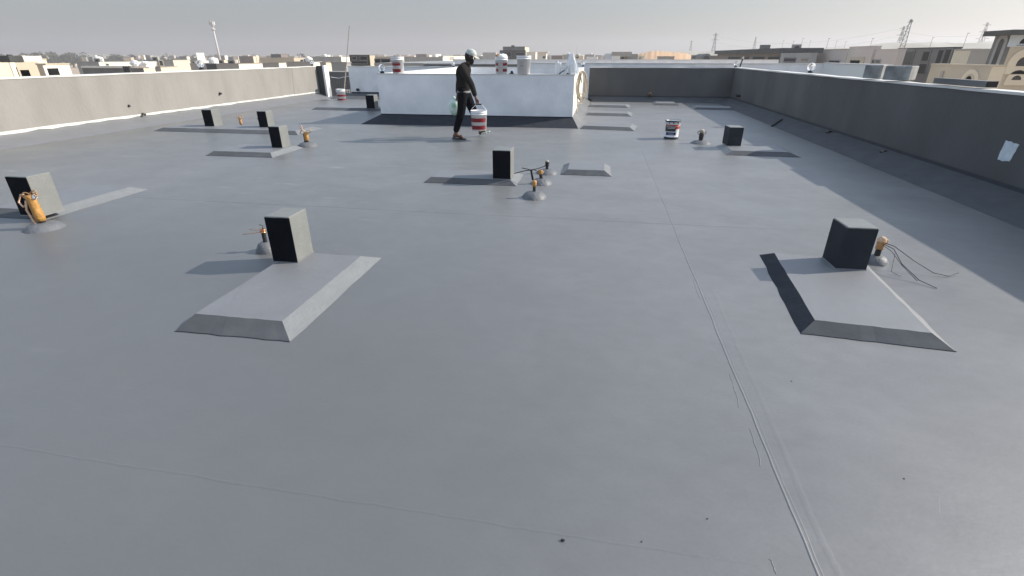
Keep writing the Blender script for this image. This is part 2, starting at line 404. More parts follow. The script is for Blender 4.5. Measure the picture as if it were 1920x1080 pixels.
# railing gate
rg = empty('railing', (-10.52, 20.9, 0))
mb = MB(); mb.tube([(-.42, 0, .74), (-.05, 0, .70), (.40, 0, .78)], .018, 6); mb.build('top_rail', M['steel'], rg)
for i in range(8):
    x = -.32 + i * .1
    MB().tube([(x, 0, .06), (x, 0, .71)], .011, 6).build('bar', M['iron'], rg)
MB().tube([(.30, 0, .76), (.44, -.05, .35), (.50, -.1, .1)], .012, 6).build('brace', M['iron'], rg)
tag(rg, 'small iron railing with thin vertical bars in the gap beside the white post', 'railing')
lw = empty('low_wall', (-10.2, 21.4, 0)); MB().box(-.7, .6, 0, .15, -.3, .22).bevel(.01).build('wall_face', M['cream_pale'], lw)
tag(lw, 'very low cream wall behind the iron railing', 'wall')

# ---------------------------------------------------------------- slabs (membrane covered plinths)
def slab(label, tl, tr, depth, bev=.09, zt=.06, bl=None, br=None, fb=.1, jit=.006, seed=1, back=None):
    """tl,tr: front top corners; depth towards the back wall"""
    tl = Vector(tl); tr = Vector(tr); d = (tr - tl); d.z = 0; d.normalize(); n = Vector((-d.y, d.x, 0))
    bl = bev if bl is None else bl; br = bev if br is None else br; back = fb if back is None else back
    o = (tl + tr) / 2; o.z = 0
    e = empty('roof_plinth', o); rr = random.Random(seed)
    def edge(p, q, k, z, am):
        out = []
        for i in range(k + 1):
            v = p.lerp(q, i / k); j = am if 0 < i < k else 0
            v = v + Vector((rr.uniform(-j, j), rr.uniform(-j, j), 0)); v.z = z + (rr.uniform(-j, j) * .3 if z > .01 else 0); out.append(v)
        return out
    A, B = tl - o, tr - o; C, D = B + n * depth, A + n * depth
    a_, b_ = A - d * bl - n * fb, B + d * br - n * fb; c_, d_ = C + d * br + n * back, D - d * bl + n * back
    T = [A, B, C, D]; G = [a_, b_, c_, d_]
    bm = MB(); K = 10; topv = []; es = []
    for i in range(4):
        t = edge(T[i], T[(i + 1) % 4], K, zt, jit * .5); g = edge(G[i], G[(i + 1) % 4], K, .0008, jit)
        es.append((t, g)); topv += t[:-1]
    tm = MB(); tm.poly([p for p in topv]); tm.build('top', M['slab_top'], e)
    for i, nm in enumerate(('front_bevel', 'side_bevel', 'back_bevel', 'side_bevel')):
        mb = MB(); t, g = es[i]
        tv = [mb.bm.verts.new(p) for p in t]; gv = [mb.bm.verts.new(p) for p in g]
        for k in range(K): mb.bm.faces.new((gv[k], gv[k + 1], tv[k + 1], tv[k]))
        mb.build(nm, M['bevel' if i == 0 else 'bevel_side'], e)  # front edge takes the coating copy with shade painted in
    # tar bead along the front foot
    mb = MB(); g = es[0][1]; mb.tube([p + Vector((0, -.003, .001)) for p in g], .0035, 5); mb.build('edge_bead', M['joint'], e)
    tag(e, label, 'roof plinth', 'low plinths on the roof'); return e
Z = .06
P = lambda x, y, z=Z: at(x, y, z)
slab('plinth under the left foreground block, with a dark front edge and a sunlit right edge', P(366, 588), P(529, 602), 1.12, .07, Z, .05, .12, .13, seed=1)
slab('plinth under the right foreground block, its left edge black with bitumen', P(1528, 600), P(1747, 624), 1.2, .1, Z, .09, .10, .09, seed=2)
slab('longest plinth, carrying two upright blocks, near the left wall', (-9.74, 10.45, Z), (-6.45, 10.4, Z), .75, .13, Z, .12, .15, .16, seed=3)
slab('plinth carrying one block, left of the tape-wrapped pipe near the walking man', (-6.46, 7.86, Z), (-5.40, 7.86, Z), .75, .1, Z, .08, .1, .12, seed=4)
slab('small plinth under the middle block beside three pipe stubs', (-2.15, 6.50, Z), (-1.07, 6.50, Z), .50, .09, Z, .08, .10, .09, seed=5)
slab('bare plinth without a block, right of the three pipe stubs', (-.35, 7.29, Z), (.17, 7.29, Z), .52, .09, Z, .10, .10, .1, seed=6)
slab('nearest of the three bare plinths beside the white stairwell block', (-.28, 12.32, Z), (.78, 12.18, Z), .62, .1, Z, .05, .12, .14, seed=7)
slab('middle one of the three bare plinths beside the white stairwell block', (-.23, 15.31, Z), (.87, 15.2, Z), .6, .1, Z, .05, .12, .16, seed=8)
slab('farthest of the three bare plinths beside the white stairwell block', (-.23, 17.9, Z), (.93, 17.75, Z), .6, .1, Z, .05, .12, .18, seed=9)
slab('bare plinth at the foot of the back wall, half in sun', (2.05, 18.82, Z), (2.68, 18.82, Z), .75, .1, Z, .12, .10, .1, seed=10)
slab('bare plinth lying in shade in the far right corner', (3.13, 17.5, Z), (4.18, 17.4, Z), .65, .08, Z, .08, .08, .1, seed=11)
slab('plinth under the far right block, half in the wall shadow', (2.36, 9.32, Z), (3.28, 9.29, Z), .72, .1, Z, .11, .16, .13, seed=12)
slab('plinth at the far left, running behind the white stairwell block', (-8.80, 15.6, Z), (-6.6, 15.5, Z), .6, .1, Z, .08, .1, .18, seed=13)
slab('plinth at the left edge of the view, beside the tall tape-wrapped pipe', (-6.35, 4.30, Z), (-5.70, 4.30, Z), 1.05, .13, Z, .1, .13, .13, seed=14)
# shade painted dark on the left bevel of the right foreground plinth
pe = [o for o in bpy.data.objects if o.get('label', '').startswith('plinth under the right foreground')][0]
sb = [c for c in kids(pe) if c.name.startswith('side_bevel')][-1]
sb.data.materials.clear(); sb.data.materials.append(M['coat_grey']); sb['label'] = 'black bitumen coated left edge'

# ---------------------------------------------------------------- upright blocks
def block(label, x, y, w, d, top, rz=0.0, coat_or_shade='coat', left_shade='coat', z0=.058, right_shade=None):
    e = empty('chimney_block', (x, y, z0), rz); h = top - z0
    t = MB().box(-w / 2, w / 2, -d / 2, d / 2, 0, h).bevel(.009, 3); t.build('block_body', M['grey_paint'], e)
    # shade painted dark on the front and left faces, 2 mm proud
    rr = random.Random(int(abs(x * 100)))
    def panel(nm, pts, off, mm):
        mb = MB(); pts = [Vector(p) for p in pts]; off = Vector(off); ring = []
        for i in range(4):
            a, b = pts[i], pts[(i + 1) % 4]
            for k in range(6):
                v = a.lerp(b, k / 6); v = v + Vector((0, 0, rr.uniform(-.0025, .0025))) if k else v
                ring.append(v)
        f = mb.poly(ring); r = bmesh.ops.extrude_face_region(mb.bm, geom=[f])
        for v in r['geom']:
            if isinstance(v, bmesh.types.BMVert): v.co += off
        mb.build(nm, mm, e)
    g = .0004
    panel('front_coat', [(-w / 2 + g, -d / 2 - .0005, g), (w / 2 - g, -d / 2 - .0005, g), (w / 2 - g, -d / 2 - .0005, h - .010), (-w / 2 + g, -d / 2 - .0005, h - .010)], (0, -.0025, 0), M[coat_or_shade])
    panel('side_coat', [(-w / 2 - .0005, d / 2 - g, g), (-w / 2 - .0005, -d / 2 + g, g), (-w / 2 - .0005, -d / 2 + g, h - .010), (-w / 2 - .0005, d / 2 - g, h - .010)], (-.0025, 0, 0), M[left_shade])
    # mortar fillet round the foot
    mb = MB(); q = [(-w / 2, -d / 2), (w / 2, -d / 2), (w / 2, d / 2), (-w / 2, d / 2)]
    mb.hexa([(a + (.006 if a > 0 else -.006), b + (.006 if b > 0 else -.006), .001) for a, b in q], [(a * 1.03, b * 1.03, .008) for a, b in q]); mb.build('foot_fillet', M['floor'], e)
    tag(e, label, 'chimney block', 'upright blocks on the roof'); return e
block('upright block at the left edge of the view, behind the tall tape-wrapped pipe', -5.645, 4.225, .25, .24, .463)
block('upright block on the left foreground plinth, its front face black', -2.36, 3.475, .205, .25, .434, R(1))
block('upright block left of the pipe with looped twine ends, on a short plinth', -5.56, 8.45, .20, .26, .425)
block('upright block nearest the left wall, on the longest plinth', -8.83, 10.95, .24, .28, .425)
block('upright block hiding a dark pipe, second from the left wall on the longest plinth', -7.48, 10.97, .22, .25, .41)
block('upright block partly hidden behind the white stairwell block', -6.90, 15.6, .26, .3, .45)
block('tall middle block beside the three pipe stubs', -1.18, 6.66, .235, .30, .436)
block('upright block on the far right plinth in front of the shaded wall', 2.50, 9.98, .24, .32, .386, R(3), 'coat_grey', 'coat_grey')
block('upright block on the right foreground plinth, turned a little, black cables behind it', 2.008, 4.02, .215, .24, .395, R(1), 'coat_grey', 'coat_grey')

# ---------------------------------------------------------------- pipe stubs with mortar domes
def dome(mb, r, h):
    mb.lathe([(r * 1.12, 0), (r * 1.0, h * .35), (r * .75, h * .8), (r * .42, h), (0, h * 1.02)], 22, jit=.045)
    return mb
def loop(c, r, ax, n=14, a0=0.0, a1=2 * pi, sq=1.0):
    u = Vector(ax[0]).normalized(); v = Vector(ax[1]).normalized(); c = Vector(c)
    return [c + u * r * cos(a0 + (a1 - a0) * i / n) + v * r * sq * sin(a0 + (a1 - a0) * i / n) for i in range(n + 1)]
def pipe_stub(label, x, y, h, r=.03, dr=.13, dh=.05, wrap='tape', wrap_from=.35, lean=(0, 0), loops=0, loop_m='rope', lr=.04, seed=1, wires=None, rag=None):
    random.seed(seed)
    e = empty('pipe_stub', (x, y, 0.0))
    if dr: dome(MB(), dr, dh).build('mortar_dome', M['grey_dome'], e, smooth=True)
    b = Vector((0, 0, dh * .7 if dr else 0)); t = Vector((lean[0], lean[1], h))
    MB().tube([b, t], r * .8, 12).build('pipe', M['pipe'], e, smooth=False)
    pts = [b.lerp(t, wrap_from + (1 - wrap_from) * i / 7) for i in range(8)]
    rs = [r * random.uniform(.95, 1.25) for _ in pts]
    MB().tube(pts, rs, 12).build('tape_wrap' if wrap == 'tape' else 'rag_wrap', M[wrap], e, smooth=True)
    for k in range(loops):
        a = random.uniform(0, pi); sgn = -1 if k % 2 else 1
        c = t + Vector((sgn * lr * .8, random.uniform(-.01, .01), -.01 + random.uniform(-.02, .02)))
        MB().tube(loop(c, lr, ((1, 0, .3 * sgn), (.2, .3, 1)), 14, sq=.6), .0055, 6).build('twine', M[loop_m], e, smooth=True)
    if rag:
        MB().ball(t + Vector(rag[:3]), rag[3], 10, (1, .8, .9), jit=rag[3] * .12).build('cap_rag', M[rag[4]], e, smooth=True)
    for w in (wires or []):
        MB().tube([t + Vector(p) for p in w[0]], w[2], 6).build('wire', M[w[1]], e, smooth=True)
    return tag(e, label, 'pipe stub', 'pipe stubs sticking out of the roof')
pipe_stub('tall pipe wrapped in ochre tape with orange twine loops at the left edge', -5.31, 3.93, .335, .036, .15, .06, 'tape', .12, (-.02, 0), 3, 'orange', .05, 11,
          wires=[([(.0, 0, 0), (-.03, -.03, -.08), (-.10, -.02, -.12), (-.16, 0, -.08), (-.13, .02, -.01), (-.06, 0, .0)], 'rope', .008),
                 ([(-.02, -.035, -.05), (-.05, -.04, -.14), (-.02, -.045, -.24), (.0, -.04, -.30)], 'rope', .010)], rag=(.045, 0, -.02, .025, 'plastic'))
pipe_stub('short dark pipe with bare copper wires behind the left foreground block', -2.76, 3.70, .20, .022, .085, .085, 'copper', .80, (.0, 0), 0, seed=12,
          wires=[([(0, 0, 0), (-.05, -.02, -.005), (-.10, -.03, .003)], 'copper', .003), ([(0, 0, -.02), (-.07, -.03, -.03), (-.15, -.06, -.035)], 'copper', .003), ([(.0, 0, -.01), (.01, 0, .03), (-.03, .01, .035)], 'cable', .003)])
pipe_stub('ochre taped pipe with two wide twine ends on a dome, right of the short plinth', -5.33, 8.93, .25, .036, .17, .075, 'tape', .25, (0, 0), 2, 'rope', .06, 13,
          wires=[([(0, 0, 0), (-.05, 0, .04), (-.10, 0, .08), (-.08, 0, .13), (-.05, 0, .09), (-.09, 0, .02), (-.12, 0, -.03)], 'rope', .008), ([(0, 0, -.02), (.06, 0, .0), (.13, 0, .03), (.09, 0, .05)], 'rope', .009), ([(-.035, -.02, -.02), (-.035, -.02, -.2)], 'pipe', .012)])
pipe_stub('ochre pipe stub with knotted twine near the left wall, between two blocks', -8.55, 11.53, .20, .03, 0, 0, 'orange', .1, (0, 0), 2, 'rope', .05, 14)
pipe_stub('dark pipe stub bent to the left, beside the second block from the left wall', -7.80, 11.45, .20, .035, 0, 0, 'tape', .75, (-.02, 0), 1, 'rope', .05, 15,
          wires=[([(0, 0, 0), (-.08, 0, .03), (-.17, 0, .0), (-.20, 0, -.04)], 'pipe', .018)])
pipe_stub('nearest of the three pipe stubs beside the middle block, topped with ochre tape', -.67, 5.87, .20, .023, .135, .075, 'tape', .55, (0, 0), 0, seed=16, rag=(0, 0, -.01, .026, 'orange'))
pipe_stub('middle one of the three pipe stubs beside the middle block', -.66, 6.60, .175, .028, .13, .07, 'tape', .6, (-.02, 0), 1, 'rope', .025, 17,
          wires=[([(0, 0, -.02), (-.08, -.02, .01), (-.2, -.06, -.0), (-.33, -.1, -.03)], 'cable', .007), ([(-.10, -.02, .0), (-.12, -.02, .01), (-.09, -.05, -.12)], 'cable', .014)])
pipe_stub('farthest of the three pipe stubs beside the middle block, with a pale top', -.65, 7.26, .165, .026, .14, .06, 'pipe', .5, (0, 0), 0, seed=18, rag=(0, 0, .0, .026, 'hose'),
          wires=[([(-.02, 0, -.06), (-.12, -.06, -.09), (-.22, -.12, -.1), (-.34, -.2, -.06)], 'cable', .006)])
pipe_stub('black pipe with a pale cloth top and cable loops, left of the far right block', 2.04, 10.45, .20, .04, .17, .055, 'pipe', .2, (0, 0), 2, 'cable', .045, 19, rag=(0, 0, .02, .05, 'hose'))
pipe_stub('pipe behind the right foreground block, stuffed with orange foam, long black cables hanging off', 2.36, 4.26, .19, .028, .09, .06, 'orange', .5, (0, 0), 1, 'rope', .03, 20, rag=(0, 0, .0, .036, 'rope'),
          wires=[([(0, -.02, -.01), (.06, -.08, -.02), (.18, -.16, -.10), (.30, -.24, -.165), (.40, -.25, -.18), (.50, -.20, -.17)], 'cable', .0032),
                 ([(0, -.02, -.02), (.04, -.12, -.03), (.05, -.26, -.10), (.12, -.40, -.17), (.19, -.50, -.185)], 'cable', .0030),
                 ([(0, -.02, -.03), (.03, -.12, -.05), (.05, -.27, -.11), (.11, -.40, -.178)], 'cable', .0022),
                 ([(.035, -.16, -.05), (.0, -.25, -.17), (.02, -.27, -.18), (.05, -.30, -.183)], 'cable', .0022)])
def wall_pipe(label, p, d, L, r, m_, rag=None):
    e = empty('wall_conduit', p); d = Vector(d).normalized()
    MB().tube([d * -.03, d * L * .5, d * L + Vector((0, 0, -.02))], r, 10).build('conduit', M['pipe'], e)
    MB().tube([d * L * .75, d * L * .98 + Vector((0, 0, -.018))], r * 1.25, 10).build('taped_end', M[m_], e)
    return tag(e, label, 'conduit', 'conduit ends in the parapet walls')
wall_pipe('taped conduit end at the foot of the dark back wall', atY(1218, 179, YB), (0, -1, .5), .2, .045, 'tape')
wall_pipe('conduit end low on the right wall close to the far corner', atX(1388, 180, XR), (-1, 0, .2), .15, .04, 'joint')
wall_pipe('bent brown conduit end at the foot of the right wall, farther one', atX(1562, 248, XR), (-1, -.3, .15), .16, .02, 'brownv')
wall_pipe('bent brown conduit end at the foot of the right wall, nearer one', atX(1668, 285, XR), (-1, -.3, .12), .16, .02, 'brownv')
wall_pipe('dark conduit hole in the middle of the sunlit left wall', atX(241, 198, XL), (1, 0, 0), .03, .025, 'pipe')
wall_pipe('conduit end at the foot of the sunlit left wall above the sealing strip', atX(267, 214, XL), (1, -.3, .1), .10, .03, 'brownv')
wall_pipe('small bent conduit on the left wall behind the longest plinth', atX(411, 175, XL), (1, 0, 0), .06, .03, 'pipe')
wall_pipe('conduit end low on the bluish white back wall', atY(672, 168, YB + .2), (0, -1, .1), .1, .05, 'joint')
# dark stick lying on the right cant
st = empty('black_strip', (4.45, 14.3, .08)); a = at(1447, 236, .02); b_ = at(1466, 224, .11)
MB().tube([a - st.location, b_ - st.location], .022, 4).build('strip_body', M['cable'], st)
tag(st, 'short black strip lying across the fillet at the right wall', 'strip')

# ---------------------------------------------------------------- buckets
def bucket_parts(e, r0=.135, r1=.15, h=.375, bands=None, lid=False, handle='down', m_='plastic', fill=None):
    prof = [(0, 0), (r0, 0), (r0 + (r1 - r0) * .8, h * .80), (r1 * 1.04, h * .80), (r1 * 1.04, h * .83), (r1, h * .83), (r1, h * .90), (r1 * 1.04, h * .90), (r1 * 1.04, h * .93), (r1, h * .93), (r1 * 1.0, h * .985), (r1 * 1.05, h * .985), (r1 * 1.05, h), (r1 * .97, h)]
    prof += [(0, h)] if lid else [(r1 * .95, h * .95), (r0 * .97, .01), (0, .01)]
    MB().lathe(prof, 32).build('bucket_body', M[m_], e, smooth=True)
    bpy.context.view_layer.update()
    for (z0, z1, a0, a1) in (bands or []):
        mb = MB(); K = 14
        for i in range(K):
            t0 = a0 + (a1 - a0) * i / K; t1 = a0 + (a1 - a0) * (i + 1) / K
            def q(t, z):
                rr = r0 + (r1 - r0) * z / h + .0012; return Vector((rr * cos(t), rr * sin(t), z))
            mb.poly([q(t0, z0), q(t1, z0), q(t1, z1), q(t0, z1)])
        mb.build('red_band', M['red'], e)
    if handle == 'down':
        pts = [Vector((r1 * 1.07 * cos(t), r1 * 1.07 * sin(t) - .0, h * .86 - .10 * max(0, sin(pi * (i / 16))))) for i, t in enumerate([pi + pi * k / 16 for k in range(17)])]
        MB().tube(pts, .003, 6).build('handle', M['steel'], e, smooth=True)
F0, F1 = R(200), R(330)
# on the stairwell block
def onblock(px): v = at(px, 139, 1.15); return atY(px, 139, SY0 + .1).x
bx = empty('paint_bucket', (onblock(747), SY0 + .12, 1.15), R(4))
bucket_parts(bx, bands=[(.03, .10, R(182), R(312)), (.175, .245, R(182), R(312))], lid=True)
tag(bx, 'white bucket with two dark red stripes at the left end of the white stairwell block', 'bucket')
bx = empty('paint_bucket', (onblock(940), SY0 + .12, 1.15), 0)
bucket_parts(bx, bands=[(.05, .11, R(178), R(247)), (.05, .11, R(293), R(355)), (.18, .245, R(178), R(247)), (.18, .245, R(293), R(355))])
# rubbish in it
MB().ball((.03, .0, .36), .10, 10, (1.1, 1, .75), jit=.018).build('crumpled_paper', M['plastic'], bx)
MB().ball((-.09, 0, .38), .06, 8, (1, 1, .9), jit=.015).build('brown_rag', M['orange'], bx)
tag(bx, 'white bucket with red stripes and rubbish heaped on top, right of the man', 'bucket')
bx = empty('paint_bucket', (onblock(982), SY0 + .10, 1.15), R(10))
bucket_parts(bx, r0=.148, r1=.17, h=.40, bands=None, lid=True)
MB().box(-.09, -.03, -.158, -.155, .175, .183).build('dark_print', M['navy'], bx)
tag(bx, 'larger plain white bucket on the stairwell block, right of the rubbish bucket', 'bucket')
cp = empty('plastic_plug', (onblock(960), SY0 + .07, 1.15)); MB().lathe([(.03, 0), (.034, .02), (.03, .05), (.018, .068), (0, .07)], 16).build('cap_body', M['pipe'], cp, smooth=True)
MB().box(-.07, .05, .01, .04, 0, .012).build('base_plate', M['pipe'], cp)
tag(cp, 'small black plastic cap between the two buckets on the stairwell block', 'plastic cap')
# white carton
ct = empty('white_canister', (onblock(1046), SY0 + .1, 1.15), R(40))
MB().box(-.055, .055, -.05, .05, 0, .25).bevel(.012).build('canister_body', M['plastic'], ct, smooth=False)
MB().lathe([(.0, .25), (.03, .25), (.03, .29), (0, .29)], 14, c=(-.03, 0, 0)).build('screw_cap', M['plastic'], ct)
tag(ct, 'narrow white canister standing alone on the stairwell block near its right end', 'canister')
# bucket at the back left, pole in it
bx = empty('paint_bucket', (-9.62, 19.0, 0), R(0))
bucket_parts(bx, bands=[(.0 + .012, .06, R(170), R(370)), (.14, .205, R(170), R(370))], h=.40, r1=.165, r0=.15)
tag(bx, 'white bucket with red bands standing on the roof beside the iron railing', 'bucket')
e = empty('roller_pole', (-9.56, 19.02, .03)); tp = atY(655, 48, 19.4)
MB().tube([(0, 0, 0), (tp - e.location) * .5, tp - e.location], [.014, .012, .009], 8).build('pole_body', M['brownv'], e)
pm = (tp - e.location); MB().tube([pm * .08, pm * .45], .019, 8).build('pale_grip', M['hose'], e)
tag(e, 'long thin brown pole rising out of the bucket beside the railing', 'pole')
# printed tin
tn = empty('paint_tin', (1.55, 10.98, 0), R(8))
MB().lathe([(0, .0), (.138, 0), (.142, .006), (.138, .012), (.142, .35), (.15, .352), (.15, .36), (.14, .36), (.134, .30), (.13, .02), (0, .02)], 30).build('tin_body', M['plastic'], tn, smooth=True)
MB().lathe([(.1395, .002), (.1435, .008), (.1405, .045)], 30).build('bottom_stain', M['tin_rim'], tn, smooth=True)
MB().lathe([(.151, .335), (.155, .35), (.15, .366), (.138, .362)], 30).build('rim', M['tin_rim'], tn, smooth=True)
def curved(e, nm, m_, r, z0, z1, a0, a1, K=12):
    mb = MB()
    for i in range(K):
        t0 = a0 + (a1 - a0) * i / K; t1 = a0 + (a1 - a0) * (i + 1) / K
        mb.poly([(r * cos(t0), r * sin(t0), z0), (r * cos(t1), r * sin(t1), z0), (r * cos(t1), r * sin(t1), z1), (r * cos(t0), r * sin(t0), z1)])
    return mb.build(nm, m_, e)
curved(tn, 'red_label', M['redlabel'], .1425, .20, .285, R(190), R(345)); curved(tn, 'dark_label', M['tin_rim'], .1432, .155, .262, R(188), R(285))
curved(tn, 'navy_label', M['navy'], .1428, .085, .14, R(205), R(290))
for z, a, b2 in ((.24, 200, 280), (.215, 215, 278), (.105, 225, 270)): curved(tn, 'label_line', M['plastic'], .1440, z, z + .006, R(a), R(b2), 8)
for a in (228, 262, 300): MB().ball((.1425 * cos(R(a)), .1425 * sin(R(a)), .318), .014, 8, (1, .4, 1)).build('badge', M['navy'], tn)
MB().tube([(.148 * cos(R(t)), .148 * sin(R(t)), .30 - .05 * sin(R((t - 190) * 180 / 160))) for t in range(190, 351, 10)], .003, 6).build('handle', M['steel'], tn)
tag(tn, 'white paint tin with red and navy print and a stained rim standing on the roof', 'paint tin')

# ---------------------------------------------------------------- globe lamps
def globe(p, label, first=None, s=1.0):
    if first is None:
        e = empty('globe_lamp', p)
        MB().lathe([(0, 0), (.055, 0), (.055, .03), (.038, .045), (.035, .055), (0, .055)], 18).build('lamp_base', M['cable'], e, smooth=False)
        pr_ = [(.03, .05)] + [(.088 * sin(pi * i / 12), .13 - .088 * cos(pi * i / 12)) for i in range(2, 12)] + [(0, .218)]
        MB().lathe(pr_, 20).build('globe', M['glass'], e, smooth=True)
        MB().lathe([(0, .05), (.012, .05), (.012, .09), (.028, .11), (.03, .13), (.018, .155), (0, .165)], 12).build('bulb', M['plastic'], e, smooth=True)
    else:
        e = copy_tree(first); e.location = p
    e.scale = (s, s, s)
    tag(e, label, 'globe lamp', 'clear globe lamps on the wall tops'); return e
g0 = globe(Vector((XR + .1, 14.2, 1.18)), 'clear globe lamp on the right wall, left of the grey foam blocks')
g0.location = (XR + .1, atX(1519, 137, XR + .1).y, 1.18)
def gX(px, X): return Vector((X, atX(px, 125, X).y, 1.18))
globe(gX(377, XL - .1), 'clear globe lamp on the sunlit left wall, below the street light mast', g0, 1.15)
globe(gX(586, XL - .1), 'clear globe lamp at the far end of the sunlit left wall', g0)
globe(Vector((onblock(717), SY0 + .1, 1.15)), 'clear globe lamp on the left corner of the white stairwell block', g0, .95)
globe(Vector((-4.9 + .0, 20.5, 1.15)) if False else Vector((atY(850, 121, SY1 - .1).x, SY1 - .1, 1.15)), 'clear globe lamp on the far edge of the stairwell block, left of the man', g0, .8)
globe(Vector((atY(1093, 126, YB + .1).x, YB + .1, 1.18)), 'clear globe lamp at the left end of the dark back wall', g0, .9)
globe(Vector((XR + .02, YB + .08, 1.18)), 'clear globe lamp on the far right corner of the parapet', g0, .9)
globe(Vector((onblock(1066), SY0 + .1, 1.15)), 'globe lamp under a plastic sheet on the right corner of the stairwell block', g0)
# plastic sheet over it
random.seed(5)
sh = empty('plastic_sheet', (onblock(1069), SY0 + .11, 1.15)); mb = MB()
prof = [(.14, .0), (.135, .08), (.12, .16), (.09, .25), (.055, .34), (.035, .42), (.0, .46)]
rings = []
for j, (r, z) in enumerate(prof):
    if r == 0: rings.append([mb.bm.verts.new((-.005, 0, z))]); continue
    rings.append([mb.bm.verts.new((r * cos(2 * pi * k / 28) * (1 + .16 * ((k % 4) - 1.5) / 1.5) + (0.05 if cos(2 * pi * k / 28) > .3 else -.0) * (1 - z), r * .75 * sin(2 * pi * k / 28) * (1 + .16 * ((k % 4) - 1.5) / 1.5), z + random.uniform(-.03, .03) + (0.0 if j else 0.0))) for k in range(28)])
for a, b2 in zip(rings, rings[1:]):
    for k in range(28):
        k2 = (k + 1) % 28
        if len(b2) == 1: mb.bm.faces.new((a[k], a[k2], b2[0]))
        else: mb.bm.faces.new((a[k], a[k2], b2[k2], b2[k]))
for v in mb.bm.verts:
    if v.co.z < .013: v.co.z = .002
mb.build('sheet', M['sheet'], sh)
tag(sh, 'clear crumpled plastic sheet draped to a peak over a globe lamp', 'plastic sheet')
tp_ = empty('black_stick', (onblock(1053), SY0 + .06, 1.152)); MB().tube([(-.05, 0, .008), (.07, .02, .09)], .012, 6).build('stick_body', M['cable'], tp_)
tag(tp_, 'short black stick leaning against the plastic sheet', 'stick')
# coiled hose hung on the right side wall
random.seed(9)
hs = empty('coiled_hose', (SX1 + .03, 13.45, 1.14))
for k in range(7):
    w = random.uniform(.09, .15); L0 = random.uniform(.50, .80); x = .13 + (k - 3) * .008
    pts = []
    for i in range(29):
        t = 2 * pi * i / 28; s_ = sin(t); c_ = cos(t)
        pts.append(Vector((x + w * .85 * s_ * (1 - .25 * c_), w * .8 * s_ * (1 - .25 * c_) + .01 * k + .012 * sin(3 * t + k), -L0 / 2 + .06 + (L0 / 2) * c_)))
    MB().tube(pts, .013, 7, cap=False).build('hose_loop', M['hose'], hs, smooth=True)
MB().tube([(-.16, -.12, .05), (.0, -.1, .06), (.08, -.05, .03), (.12, 0, -.2)], .013, 7).build('hose_end', M['hose'], hs, smooth=True)
MB().tube([(.05, .02, -.62), (.05, -.02, -.75), (.04, -.10, -.88), (.05, -.16, -.82), (.05, -.2, -.9)], .012, 7).build('hose_end', M['hose'], hs, smooth=True)
tag(hs, 'coil of cream garden hose hung over the right side of the stairwell block', 'hose')

# things on the right coping
def on_right(px, y): return atX(px, y, XR + .1)
for i, (px, lab) in enumerate(((1634, 'farther grey foam block on the right wall top'), (1682, 'nearer grey foam block on the right wall top, one side lit'))):
    p = on_right(px, 150); e = empty('foam_block', (XR + .12, p.y, 1.182), R(52 - 8 * i))
    MB().box(-.14, .14, -(.14, .19)[i], (.14, .19)[i], 0, .215).bevel(.015).build('block_body', M['block'], e)
    tag(e, lab, 'foam block', 'grey blocks on the right wall top')
p = on_right(1800, 164); e = empty('channel_section', (XR + .12, p.y, 1.182), R(0))
mb = MB(); mb.box(-.07, .07, -.55, .55, 0, .004); mb.box(-.07, -.066, -.55, .55, .0045, .07); mb.box(.066, .07, -.55, .55, .0045, .07); mb.box(-.07, .07, -.55, .55, .0705, .0745)
mb.build('channel_body', M['concrete'], e)
MB().box(-.065, .065, -.548, -.544, .005, .07).build('dark_open_end', M['hole'], e)
tag(e, 'long hollow grey box section lying on the right wall top, open end dark', 'box section')
e = empty('corner_stick', (XR - .0 + .12, YB - .1, 1.18)); MB().tube([(0, 0, 0), (.05, 0, .26)], .022, 6).build('stick_body', M['cable'], e)
MB().tube([(.05, 0, .262), (.062, 0, .33)], .03, 6).build('pink_tip', M['pink'], e)
tag(e, 'black stick with a pink tip standing at the far right wall corner', 'stick')

# ---------------------------------------------------------------- the walking man
MY = 10.32
def mp(px, py, Y): return atY(px, py, Y)
def skin_obj(name, verts, edges, radii, m_, parent, o, root=0, sub=2):
    me = bpy.data.meshes.new(name); me.from_pydata([Vector(v) - o for v in verts], edges, [])
    ob = bpy.data.objects.new(name, me); col.objects.link(ob)
    if parent: ob.parent = parent
    me.materials.append(m_)
    md = ob.modifiers.new('skin', 'SKIN'); md.use_smooth_shade = True
    ob.modifiers.new('sub', 'SUBSURF').levels = sub; ob.modifiers['sub'].render_levels = sub
    for i, sv in enumerate(me.skin_vertices[0].data):
        r = radii[i]; sv.radius = (r, r) if not isinstance(r, tuple) else r; sv.use_root = (i == root)
    return ob
YN, YFAR = MY - .18, MY + .16       # near (right) and far (left) sides of the body
pel = mp(869, 172, MY); waist = mp(868, 158, MY); chest = mp(868, 140, MY); neckb = mp(873, 125, MY); neck = mp(878, 118, MY); head = mp(882, 108, MY); crown = mp(882, 100, MY)
shn = Vector((chest.x + .02, YN - .0, chest.z + .12)); shf = Vector((chest.x + .02, YFAR + .02, chest.z + .12))
elbn = mp(884, 158, YN - .05); wrn = mp(892, 183, YN - .04)
hipn = Vector((pel.x, MY - .085, pel.z - .04)); hipf = Vector((pel.x + .02, MY + .085, pel.z - .04))
an = mp(854, 254, 10.17); an.z = max(an.z, .09); kn = mp(865, 212, 10.2)
af = mp(901, 249, 10.62); af.z = .12; kf = mp(889, 212, 10.5)
toen = Vector((an.x + .17, an.y - .01, .035)); heeln = Vector((an.x - .05, an.y, .04))
toef = Vector((af.x + .15, af.y, .13)); heelf = Vector((af.x - .02, af.y, .045))
elbf = mp(860, 152, YFAR + .08); wrf = mp(858, 178, YFAR + .08)
man = empty('person', (pel.x, MY, 0)); O = man.location.copy()
uch = chest.lerp(neckb, .62)
